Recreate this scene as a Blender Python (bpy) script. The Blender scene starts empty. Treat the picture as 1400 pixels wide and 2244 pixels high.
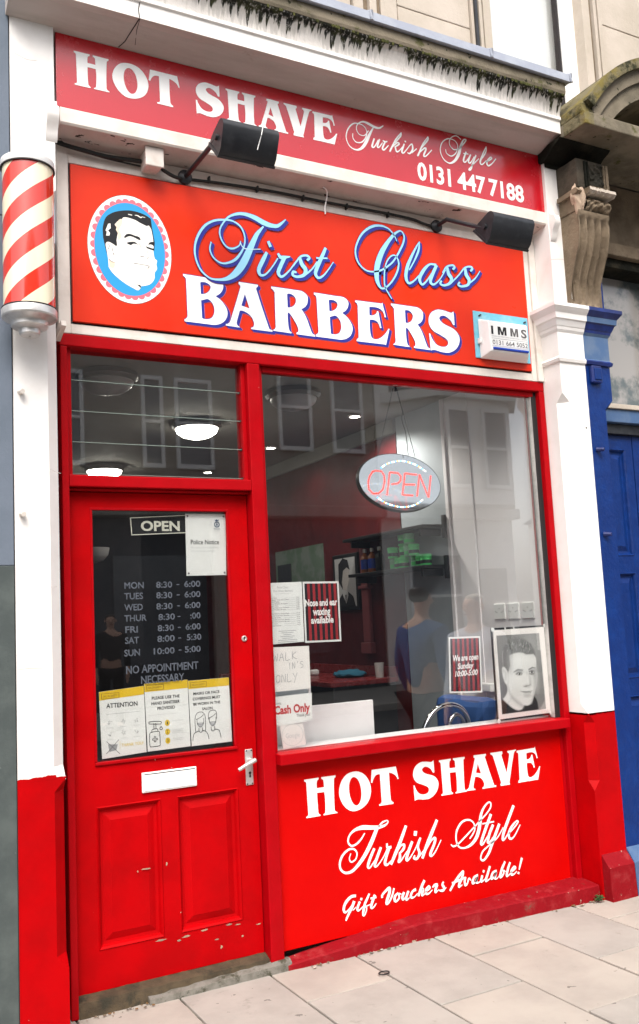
import bpy, bmesh, math, random
from math import radians as R, sin, cos, pi
from mathutils import Vector, Matrix
from mathutils.geometry import tessellate_polygon

# ------------------------------------------------------------------ camera, sky, sun, exposure
S = bpy.context.scene
cam_d = bpy.data.cameras.new('camera'); cam = bpy.data.objects.new('camera', cam_d)
S.collection.objects.link(cam); S.camera = cam
cam.matrix_world = Matrix(((0.879476, -0.011611, -0.475802, -0.879584), (-0.473378, -0.124999, -0.871945, -3.840000), (-0.049351, 0.992089, -0.115431, 1.517529), (0.000000, 0.000000, 0.000000, 1.000000)))
cam_d.sensor_fit = 'VERTICAL'; cam_d.sensor_height = 24.0; cam_d.lens = 24.0 * 2012 / 2244
cam_d.clip_start = 0.05; cam_d.clip_end = 2000
W = bpy.data.worlds.new('World'); S.world = W; W.use_nodes = True
nt = W.node_tree; nt.nodes.clear()
sky = nt.nodes.new('ShaderNodeTexSky'); sky.sky_type = 'NISHITA'; sky.sun_disc = False
SUN_EL, SUN_AZ = R(52), R(205)       # azimuth clockwise from +Y (north)
sky.sun_elevation = SUN_EL; sky.sun_rotation = SUN_AZ
sky.air_density = 1.0; sky.dust_density = 4.0; sky.ozone_density = 1.0
bg = nt.nodes.new('ShaderNodeBackground'); bg.inputs[1].default_value = 0.15
wo = nt.nodes.new('ShaderNodeOutputWorld')
hs = nt.nodes.new('ShaderNodeHueSaturation'); hs.inputs['Saturation'].default_value = 0.35   # overcast: the sky is nearly white
nt.links.new(sky.outputs[0], hs.inputs['Color']); nt.links.new(hs.outputs[0], bg.inputs[0]); nt.links.new(bg.outputs[0], wo.inputs[0])
sun_d = bpy.data.lights.new('sun', 'SUN'); sun_d.energy = 1.3; sun_d.angle = R(35); sun_d.color = (1, .96, .9)
sun = bpy.data.objects.new('sun', sun_d); S.collection.objects.link(sun)
dirv = Vector((sin(SUN_AZ)*cos(SUN_EL), cos(SUN_AZ)*cos(SUN_EL), sin(SUN_EL)))
sun.rotation_euler = dirv.to_track_quat('Z', 'Y').to_euler(); sun.location = dirv*50
S.view_settings.view_transform = 'Standard'; S.view_settings.look = 'None'
S.view_settings.exposure = 1.15; S.view_settings.gamma = 1
S.cycles.max_bounces = 10; S.cycles.transparent_max_bounces = 16; S.cycles.glossy_bounces = 5; S.cycles.diffuse_bounces = 5

# ------------------------------------------------------------------ materials
MT = {}
def lin(c):
    return tuple((x/12.92 if x <= .04045 else ((x+.055)/1.055)**2.4) for x in c[:3])
class N:
    def __init__(s, name):
        s.m = bpy.data.materials.new(name); s.m.use_nodes = True; s.t = s.m.node_tree
        s.b = s.t.nodes['Principled BSDF']; s.pos = None
    def n(s, ty, **kw):
        x = s.t.nodes.new(ty)
        for k, v in kw.items():
            setattr(x, k, v)
        return x
    def l(s, a, b): s.t.links.new(a, b)
    def P(s):
        if s.pos is None:
            s.pos = s.n('ShaderNodeNewGeometry').outputs['Position']
        return s.pos
    def noise(s, scale, detail=6, rough=.6, stretch=None, off=0):
        v = s.P()
        if stretch or off:
            mp = s.n('ShaderNodeMapping'); mp.inputs['Scale'].default_value = stretch or (1, 1, 1)
            mp.inputs['Location'].default_value = (off, off*1.7, off*.6)
            s.l(v, mp.inputs['Vector']); v = mp.outputs[0]
        x = s.n('ShaderNodeTexNoise'); x.inputs['Scale'].default_value = scale
        x.inputs['Detail'].default_value = detail; x.inputs['Roughness'].default_value = rough
        s.l(v, x.inputs['Vector']); return x.outputs['Fac']
    def ramp(s, f, a, b):
        x = s.n('ShaderNodeMapRange'); x.interpolation_type = 'SMOOTHSTEP'
        x.inputs['From Min'].default_value = a; x.inputs['From Max'].default_value = b
        s.l(f, x.inputs['Value']); return x.outputs[0]
    def mix(s, f, a, b):
        x = s.n('ShaderNodeMix', data_type='RGBA')
        if isinstance(f, (int, float)): x.inputs[0].default_value = f
        else: s.l(f, x.inputs[0])
        for i, c in ((6, a), (7, b)):
            if isinstance(c, tuple): x.inputs[i].default_value = (*c[:3], 1)
            else: s.l(c, x.inputs[i])
        return x.outputs[2]
    def math(s, op, a, b=0.0):
        x = s.n('ShaderNodeMath', operation=op)
        for i, c in ((0, a), (1, b)):
            if isinstance(c, (int, float)): x.inputs[i].default_value = c
            else: s.l(c, x.inputs[i])
        return x.outputs[0]
    def bump(s, h, st, dist=.01):
        x = s.n('ShaderNodeBump'); x.inputs['Strength'].default_value = st; x.inputs['Distance'].default_value = dist
        s.l(h, x.inputs['Height']); s.l(x.outputs[0], s.b.inputs['Normal'])
    def xyz(s):
        x = s.n('ShaderNodeSeparateXYZ'); s.l(s.P(), x.inputs[0]); return x.outputs
def M(name, col, rough=.5, spec=.5, metal=0, var=None, chips=None, bump=None, dirt=None, coat=0, emit=None, stretch=None):
    """procedural surface: base colour, soft variation, chips/flecks, dirt patches, bump"""
    k = N(name); b = k.b; c = tuple(col)
    b.inputs['Roughness'].default_value = rough; b.inputs['Specular IOR Level'].default_value = spec
    b.inputs['Metallic'].default_value = metal; b.inputs['Coat Weight'].default_value = coat
    out = c
    if var:      # (scale, colour2, lo, hi)
        out = k.mix(k.ramp(k.noise(var[0], 7, .62, stretch), var[2], var[3]), out, tuple(var[1]))
    if dirt:     # (scale, colour, lo, hi, stretch)
        out = k.mix(k.ramp(k.noise(dirt[0], 9, .7, dirt[4] if len(dirt) > 4 else None, 3.1), dirt[2], dirt[3]), out, tuple(dirt[1]))
    if chips:    # (scale, colour, threshold)
        out = k.mix(k.ramp(k.noise(chips[0], 3, .55, chips[3] if len(chips) > 3 else None, 7.7), chips[2], chips[2]+.015), out, tuple(chips[1]))
    if rough > .12:
        rv = k.n('ShaderNodeMapRange'); rv.inputs['To Min'].default_value = max(.03, rough-.10); rv.inputs['To Max'].default_value = min(1, rough+.12)
        rv.inputs['From Min'].default_value = .3; rv.inputs['From Max'].default_value = .7
        k.l(k.noise(6.5, 7, .65, None, 1.3), rv.inputs['Value']); k.l(rv.outputs[0], b.inputs['Roughness'])
    if isinstance(out, tuple): b.inputs['Base Color'].default_value = (*out, 1)
    else: k.l(out, b.inputs['Base Color'])
    if bump: k.bump(k.noise(bump[0], 8, .65), bump[1], bump[2] if len(bump) > 2 else .004)
    if emit: b.inputs['Emission Color'].default_value = (*emit[0], 1); b.inputs['Emission Strength'].default_value = emit[1]
    MT[name] = k.m; return k

# ------------------------------------------------------------------ mesh helpers
class MB:
    def __init__(s): s.v = []; s.f = []; s.m = []; s.sm = []
    def add(s, vs, fs, mat, smooth=False):
        o = len(s.v); s.v += [tuple(p) for p in vs]
        for f in fs:
            s.f.append([i+o for i in f]); s.m.append(mat); s.sm.append(smooth)
        return s
    def box(s, x0, x1, y0, y1, z0, z1, mat, bev=0.0, smooth=False):
        if bev > 0:
            bm = bmesh.new(); bmesh.ops.create_cube(bm, size=1)
            for v in bm.verts:
                v.co = Vector(((x0+x1)/2+v.co.x*(x1-x0), (y0+y1)/2+v.co.y*(y1-y0), (z0+z1)/2+v.co.z*(z1-z0)))
            bmesh.ops.bevel(bm, geom=bm.edges[:], offset=bev, segments=2, affect='EDGES', profile=.5)
            s.bm(bm, mat); return s
        v = [(x0,y0,z0),(x1,y0,z0),(x1,y1,z0),(x0,y1,z0),(x0,y0,z1),(x1,y0,z1),(x1,y1,z1),(x0,y1,z1)]
        return s.add(v, [(0,3,2,1),(4,5,6,7),(0,1,5,4),(1,2,6,5),(2,3,7,6),(3,0,4,7)], mat, smooth)
    def bm(s, bm, mat, smooth=False, mtx=None):
        bm.verts.ensure_lookup_table(); bm.verts.index_update()
        vs = [(mtx @ v.co if mtx else v.co) for v in bm.verts]
        s.add(vs, [[v.index for v in f.verts] for f in bm.faces], mat, smooth); bm.free(); return s
    def quad(s, a, b, c, d, mat): return s.add([a, b, c, d], [(0,1,2,3)], mat)
    def sweep_x(s, prof, x0, x1, mat, smooth=False, closed=True, dx=None):
        """profile [(y,z)...] swept along X from x0 to x1 (dx: per-point shift of the right end)"""
        n = len(prof)
        vs = [(x0, y, z) for y, z in prof] + [(x1, y, z) for y, z in prof]
        fs = [(i, (i+1) % n, n+(i+1) % n, n+i) for i in range(n if closed else n-1)]
        s.add(vs, fs, mat, smooth)
        if closed:
            for side, o in ((0, 0), (1, n)):
                tri = tessellate_polygon([[Vector((p[0], p[1], 0)) for p in prof]])
                s.add(vs[o:o+n], [t if side else t[::-1] for t in tri], mat)
        return s
    def prism(s, poly, z0, z1, mat, axis='z', smooth=False):
        """2-D polygon extruded: axis z -> (x,y), axis y -> (x,z), axis x -> (y,z)"""
        mp = {'z': lambda a, b, c: (a, b, c), 'y': lambda a, b, c: (a, c, b), 'x': lambda a, b, c: (c, a, b)}[axis]
        n = len(poly); vs = [mp(a, b, z0) for a, b in poly] + [mp(a, b, z1) for a, b in poly]
        s.add(vs, [(i, (i+1) % n, n+(i+1) % n, n+i) for i in range(n)], mat, smooth)
        tri = tessellate_polygon([[Vector((a, b, 0)) for a, b in poly]])
        s.add(vs[:n], list(tri), mat); s.add(vs[n:], list(tri), mat); return s
    def tube(s, pts, r, mat, seg=10, caps=True):
        pts = [Vector(p) for p in pts]; n = len(pts); rs = r if isinstance(r, (list, tuple)) else [r]*n
        vs = []; up = Vector((0, 0, 1))
        for i, p in enumerate(pts):
            d = (pts[min(i+1, n-1)] - pts[max(i-1, 0)]).normalized()
            a = d.cross(up if abs(d.z) < .95 else Vector((1, 0, 0))).normalized(); b = a.cross(d)
            vs += [p + (a*cos(2*pi*j/seg) + b*sin(2*pi*j/seg))*rs[i] for j in range(seg)]
        fs = [(i*seg+j, i*seg+(j+1) % seg, (i+1)*seg+(j+1) % seg, (i+1)*seg+j) for i in range(n-1) for j in range(seg)]
        s.add(vs, fs, mat, True)
        if caps: s.add(vs[:seg], [tuple(range(seg))[::-1]], mat); s.add(vs[-seg:], [tuple(range(seg))], mat)
        return s
    def lathe(s, prof, c, mat, seg=32, axis='z', smooth=True):
        """profile [(r,h)...] turned about an axis through c"""
        c = Vector(c); vs = []
        for r, h in prof:
            for j in range(seg):
                a = 2*pi*j/seg; u, w = r*cos(a), r*sin(a)
                vs.append(c + Vector({'z': (u, w, h), 'y': (u, h, w), 'x': (h, u, w)}[axis]))
        n = len(prof)
        s.add(vs, [(i*seg+j, i*seg+(j+1) % seg, (i+1)*seg+(j+1) % seg, (i+1)*seg+j) for i in range(n-1) for j in range(seg)], mat, smooth)
        s.add(vs[:seg], [tuple(range(seg))], mat); s.add(vs[-seg:], [tuple(range(seg))], mat); return s
    def flat(s, contours, y, mat):
        """filled shape (x,z) with holes on a wall-parallel plane, facing the street (-Y)"""
        loops = [[Vector((a, b, 0)) for a, b in c] for c in contours]
        tri = tessellate_polygon(loops); vs = [(p.x, y, p.y) for l in loops for p in l]
        fs = []
        for t in tri:
            a, b, c = (Vector((vs[i][0], vs[i][2])) for i in t)
            cr = (b-a).x*(c-a).y - (b-a).y*(c-a).x
            if abs(cr) > 1e-12: fs.append(t if cr > 0 else t[::-1])
        return s.add(vs, fs, mat)
    def ribbon(s, pts, y, mat, sub=6, grow=0.0, off=(0, 0)):
        p = spline([(a+off[0], b+off[1], w) for a, b, w in pts], sub)
        vs = []; n = len(p)
        for i, (a, b, w) in enumerate(p):
            q0, q1 = p[max(i-1, 0)], p[min(i+1, n-1)]
            d = Vector((q1[0]-q0[0], q1[1]-q0[1]));
            d = d.normalized() if d.length > 1e-9 else Vector((1, 0))
            h = w/2+grow; e = (-grow if i == 0 else grow if i == n-1 else 0)
            a += d.x*(e + (-.25*w if i == 0 else .25*w if i == n-1 else 0)); b += d.y*(e + (-.25*w if i == 0 else .25*w if i == n-1 else 0))
            vs += [(a-d.y*h, y, b+d.x*h), (a+d.y*h, y, b-d.x*h)]
        return s.add(vs, [(2*i, 2*i+1, 2*i+3, 2*i+2) for i in range(n-1)], mat)
    def build(s, name, parent=None, loc=None, sharp=40):
        if parent is not None: org = Vector(parent['_o'])
        elif loc is not None: org = Vector(loc)
        else:
            xs, ys, zs = zip(*s.v); org = Vector(((min(xs)+max(xs))/2, (min(ys)+max(ys))/2, min(zs)))
        me = bpy.data.meshes.new(name)
        me.from_pydata([tuple(Vector(p)-org) for p in s.v], [], s.f)
        names = list(dict.fromkeys(s.m))
        for nme in names: me.materials.append(MT[nme])
        ix = {nme: i for i, nme in enumerate(names)}
        me.polygons.foreach_set('material_index', [ix[q] for q in s.m])
        me.polygons.foreach_set('use_smooth', s.sm)
        me.update()
        if any(s.sm):
            try: me.set_sharp_from_angle(angle=R(sharp))
            except Exception: pass
        o = bpy.data.objects.new(name, me); S.collection.objects.link(o)
        if parent is None: o.location = org
        else: o.parent = parent
        o['_o'] = list(org); return o
def spline(p, sub):
    """Catmull-Rom through (x,z,w)"""
    if len(p) < 3: return list(p)
    out = []
    for i in range(len(p)-1):
        p0, p1, p2, p3 = p[max(i-1, 0)], p[i], p[i+1], p[min(i+2, len(p)-1)]
        for k in range(sub):
            t = k/sub; t2 = t*t; t3 = t2*t
            out.append(tuple(.5*(2*b+(c-a)*t+(2*a-5*b+4*c-d)*t2+(3*b-a-3*c+d)*t3) for a, b, c, d in zip(p0, p1, p2, p3)))
    out.append(tuple(p[-1])); return out
def curve_poly(c, sub=7):
    """contour of (x,z,smooth) -> polygon; smooth points carry a tangent, corners do not"""
    n = len(c); out = []
    for i in range(n):
        a, b = c[i], c[(i+1) % n]
        if not a[2] and not b[2]: out.append((a[0], a[1])); continue
        def tan(j):
            q0, q1 = c[(j-1) % n], c[(j+1) % n]; return ((q1[0]-q0[0])*.5, (q1[1]-q0[1])*.5)
        ch = (b[0]-a[0], b[1]-a[1]); L = math.hypot(*ch) or 1
        def lim(t):
            l = math.hypot(*t) or 1; return (t[0]/l*L, t[1]/l*L)
        ta = lim(tan(i)) if a[2] else None; tb = lim(tan((i+1) % n)) if b[2] else None
        if ta is None: ta = (2*ch[0]-tb[0], 2*ch[1]-tb[1]) ; ta = lim(ta)
        if tb is None: tb = (2*ch[0]-ta[0], 2*ch[1]-ta[1]) ; tb = lim(tb)
        for k in range(sub):
            t = k/sub; t2 = t*t; t3 = t2*t
            h = (2*t3-3*t2+1, t3-2*t2+t, -2*t3+3*t2, t3-t2)
            out.append(tuple(h[0]*a[d]+h[1]*ta[d]+h[2]*b[d]+h[3]*tb[d] for d in (0, 1)))
    return out
def tag(o, label=None, cat=None, group=None, kind=None):
    if label: o['label'] = label
    if cat: o['category'] = cat
    if group: o['group'] = group
    if kind: o['kind'] = kind
    return o
def thing(name, label, cat, loc, group=None):
    o = bpy.data.objects.new(name, None); S.collection.objects.link(o); o.location = loc
    o.empty_display_size = .1; o['_o'] = list(loc); return tag(o, label, cat, group)
def copy_thing(o, delta, label=None):
    c = o.copy(); S.collection.objects.link(c); c.location = o.location + Vector(delta)
    if label: c['label'] = label
    for ch in list(o.children):
        d = ch.copy(); S.collection.objects.link(d); d.parent = c
        for g in list(ch.children):
            e = g.copy(); S.collection.objects.link(e); e.parent = d
    return c
_TX = {}
def text(mb, s, x0, x1, zb, cap, y, mat, bold=0.0, rot=0.0, italic=0.0):
    """built-in font; fits the width x0..x1, baseline zb, capital height cap"""
    key = (s, bold, italic)
    if key not in _TX:
        cu = bpy.data.curves.new('t', 'FONT'); cu.body = s; cu.offset = bold; cu.shear = italic; cu.resolution_u = 3
        ob = bpy.data.objects.new('t', cu); S.collection.objects.link(ob)
        bpy.context.view_layer.update()
        me = bpy.data.meshes.new_from_object(ob.evaluated_get(bpy.context.evaluated_depsgraph_get()))
        _TX[key] = ([v.co.copy() for v in me.vertices], [tuple(p.vertices) for p in me.polygons])
        bpy.data.objects.remove(ob); bpy.data.curves.remove(cu); bpy.data.meshes.remove(me)
    vs, fs = _TX[key]
    if not vs: return mb
    a, b = min(v.x for v in vs), max(v.x for v in vs)
    sx = (x1-x0)/(b-a); sz = cap/.69
    out = []
    for v in vs:
        px, pz = (v.x-a)*sx, v.y*sz
        out.append((x0+px*cos(rot)-pz*sin(rot), y, zb+px*sin(rot)+pz*cos(rot)))
    ff = []
    for f in fs:
        p = [out[i] for i in f[:3]]
        cr = (p[1][0]-p[0][0])*(p[2][2]-p[0][2])-(p[1][2]-p[0][2])*(p[2][0]-p[0][0])
        ff.append(f if cr > 0 else f[::-1])
    return mb.add(out, ff, mat)
def glyph(mb, ch, x0, x1, z0, z1, y, mat, grow=0.0, off=(0, 0)):
    cs = []
    for c in GLYPH[ch]:
        q = [(x0+a/1000*(x1-x0)+off[0], z0+b/1000*(z1-z0)+off[1], s) for a, b, s in c]
        cs.append(curve_poly(q))
    mb.flat(cs, y, mat); return cs
def outline(mb, cs, y, mat, w):
    for c in cs:
        n = len(c); vs = []
        for i in range(n):
            a, b, d = Vector(c[i-1]), Vector(c[i]), Vector(c[(i+1) % n])
            e = (d-a); e = e.normalized() if e.length > 1e-9 else Vector((1, 0))
            vs += [(b.x-e.y*w, y, b.y+e.x*w), (b.x+e.y*w, y, b.y-e.x*w)]
        mb.add(vs, [(2*i, 2*i+1, (2*i+3) % (2*n), (2*i+2) % (2*n)) for i in range(n)], mat)

import numpy as np
def soft_print(quad, nx, nz, y, layers, name, parent):
    """a printed half-tone picture: grid of small cells, each printed with the picture's own grey"""
    bl, br, tr, tl = [np.array(q, float) for q in quad]
    U, V = np.meshgrid(np.linspace(0, 1, nx), np.linspace(0, 1, nz))
    X = bl[0]*(1-U)*(1-V)+br[0]*U*(1-V)+tl[0]*(1-U)*V+tr[0]*U*V; Zz = bl[1]*(1-U)*(1-V)+br[1]*U*(1-V)+tl[1]*(1-U)*V+tr[1]*U*V
    col = np.full(X.shape, .22) + .10*np.exp(-((U-.75)**2+(V-.85)**2)/.12) - .12*np.exp(-((U-.05)**2+(V-.30)**2)/.06) + .03*np.sin(9*U+4*V)*np.sin(5*V)
    for pts, soft, val, amt in layers:
        P = np.array(pts)
        if P.shape[1] == 3:      # stroke
            d = np.full(X.shape, 9.)
            for a, b in zip(P, P[1:]):
                ab = b[:2]-a[:2]; t = np.clip(((X-a[0])*ab[0]+(Zz-a[1])*ab[1])/max(ab@ab, 1e-12), 0, 1)
                d = np.minimum(d, np.hypot(X-a[0]-t*ab[0], Zz-a[1]-t*ab[1])-(a[2]+t*(b[2]-a[2]))/2)
        else:
            d = np.full(X.shape, 9.); ins = np.zeros(X.shape, bool)
            for a, b in zip(P, np.roll(P, -1, 0)):
                ab = b-a; t = np.clip(((X-a[0])*ab[0]+(Zz-a[1])*ab[1])/max(ab@ab, 1e-12), 0, 1)
                d = np.minimum(d, np.hypot(X-a[0]-t*ab[0], Zz-a[1]-t*ab[1]))
                if abs(ab[1]) > 1e-12: ins ^= ((a[1] > Zz) != (b[1] > Zz)) & (X < ab[0]*(Zz-a[1])/ab[1]+a[0])
            d = np.where(ins, -d, d)
        k = np.clip(.5-d/soft, 0, 1); k = k*k*(3-2*k)*amt; col = col*(1-k)+val*k
    m = MB(); m.add([(x, y, z) for x, z in zip(X.ravel(), Zz.ravel())], [(j*nx+i, j*nx+i+1, j*nx+nx+i+1, j*nx+nx+i) for j in range(nz-1) for i in range(nx-1)], 'halftone')
    o = m.build(name, parent); at = o.data.attributes.new('tone', 'FLOAT_COLOR', 'POINT'); c = np.clip(col, .008, .8).ravel()
    at.data.foreach_set('color', np.stack([c, c*.985, c*.955, np.ones_like(c)], 1).ravel().astype(np.float32)); return o
GLYPH={'B':[[(5,1000,0),(653,990,0),(839,971,1),(923,879,1),(879,726,1),(737,618,0),(895,513,1),(1000,321,1),(942,134,1),(787,28,1),(588,0,0),(5,7,0),(0,60,0),(56,94,1),(73,151,0),(66,883,0),(50,921,1),(6,947,0)],[(396,865,0),(524,874,1),(616,807,1),(554,686,1),(399,627,0)],[(399,488,0),(541,534,0),(644,461,1),(687,309,1),(632,168,1),(531,117,1),(409,121,0)]],'A':[[(310,1000,0),(725,994,0),(723,942,0),(686,907,1),(694,862,0),(930,71,1),(958,51,1),(1000,47,0),(998,0,0),(532,4,0),(534,48,0),(586,77,1),(594,166,1),(526,296,1),(392,371,1),(312,370,0),(259,194,1),(237,100,1),(254,57,1),(294,38,0),(293,9,0),(0,20,0),(2,61,0),(63,84,1),(99,141,0),(332,869,1),(334,916,1),(300,939,0)],[(430,744,0),(514,451,0),(351,492,0)]],'R':[[(10,1000,0),(702,997,0),(840,926,1),(868,833,1),(827,682,1),(699,582,0),(801,426,1),(925,91,1),(962,59,1),(1000,53,0),(997,0,0),(550,9,0),(552,57,0),(591,78,1),(583,173,1),(491,341,1),(391,468,0),(370,446,0),(376,161,1),(401,69,1),(438,54,0),(436,13,0),(6,25,0),(7,53,0),(48,77,1),(68,126,0),(76,838,0),(67,896,1),(0,951,0)],[(378,877,0),(492,873,1),(571,782,1),(518,644,1),(377,585,0)]],'E':[[(30,955,0),(804,965,0),(826,1000,0),(916,649,0),(860,643,0),(821,770,1),(697,838,1),(569,849,1),(433,835,0),(426,655,0),(539,667,1),(617,717,1),(643,768,0),(692,774,0),(759,387,0),(710,373,0),(655,495,1),(578,541,1),(424,540,0),(426,229,1),(467,135,1),(578,116,1),(726,171,1),(864,282,1),(955,396,0),(1000,390,0),(865,0,0),(827,9,0),(0,9,0),(11,70,0),(53,93,1),(65,135,0),(84,827,0),(63,885,1),(14,905,0)]],'S':[[(858,1000,0),(864,679,0),(809,674,1),(727,774,1),(554,856,1),(427,843,1),(375,779,1),(484,687,1),(853,567,1),(1000,386,1),(905,158,1),(655,17,1),(402,1,1),(156,32,1),(67,24,1),(19,0,0),(0,411,0),(49,408,0),(108,281,1),(239,166,1),(451,138,1),(582,195,1),(581,297,1),(402,384,1),(110,498,1),(10,679,1),(92,879,1),(315,991,1),(531,993,1),(764,964,1),(820,986,0)]],'H':[[(2,997,0),(455,998,0),(452,951,0),(398,905,1),(388,733,0),(613,729,0),(605,880,1),(595,922,1),(539,953,0),(542,1000,0),(995,995,0),(992,947,0),(942,898,1),(917,105,1),(943,59,1),(1000,27,0),(999,4,0),(556,2,0),(555,35,0),(615,74,1),(617,602,0),(386,607,0),(395,104,1),(421,58,1),(468,28,0),(455,1,0),(18,0,0),(11,34,0),(70,66,1),(80,99,0),(61,879,1),(50,923,1),(0,953,0)]],'O':[[(533,1000,1),(841,862,1),(1000,501,1),(851,143,1),(441,0,1),(140,168,1),(0,533,1),(186,905,1)],[(490,862,1),(631,735,1),(691,422,1),(625,197,1),(501,138,1),(373,276,1),(312,564,1),(363,791,1)]],'T':[[(50,1000,0),(926,1000,0),(1000,655,0),(959,650,0),(875,774,1),(665,859,0),(676,128,1),(705,76,1),(769,43,0),(759,0,0),(255,8,0),(248,46,0),(325,73,1),(345,119,0),(334,853,0),(168,827,1),(52,656,0),(0,662,0)]],'V':[[(0,999,0),(455,1000,0),(466,947,0),(420,883,0),(569,361,0),(718,843,1),(711,905,1),(655,941,0),(659,987,0),(1000,995,0),(997,965,0),(910,898,1),(663,92,1),(659,48,1),(678,0,0),(312,1,0),(304,47,0),(333,104,0),(91,884,1),(63,923,1),(4,953,0)]]}
LOW=[('H', 1.0812, 1.2473), ('O', 1.261, 1.4365), ('T', 1.4378, 1.5953), ('S', 1.679, 1.8282), ('H', 1.839, 1.9995), ('A', 1.997, 2.1875), ('V', 2.1642, 2.3337), ('E', 2.3342, 2.4899)]
UPP=[('H', 0.052, 0.2056), ('O', 0.2201, 0.3844), ('T', 0.3863, 0.5328), ('S', 0.6093, 0.7473), ('H', 0.7606, 0.9148), ('A', 0.9245, 1.0814), ('V', 1.0638, 1.2173), ('E', 1.2192, 1.3576)]
BAR=[('B', 0.5579, 0.7738), ('A', 0.7608, 1.0034), ('R', 1.0036, 1.2346), ('B', 1.2367, 1.4514), ('E', 1.4692, 1.6731), ('R', 1.6877, 1.9208), ('S', 1.9181, 2.1192)]
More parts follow.
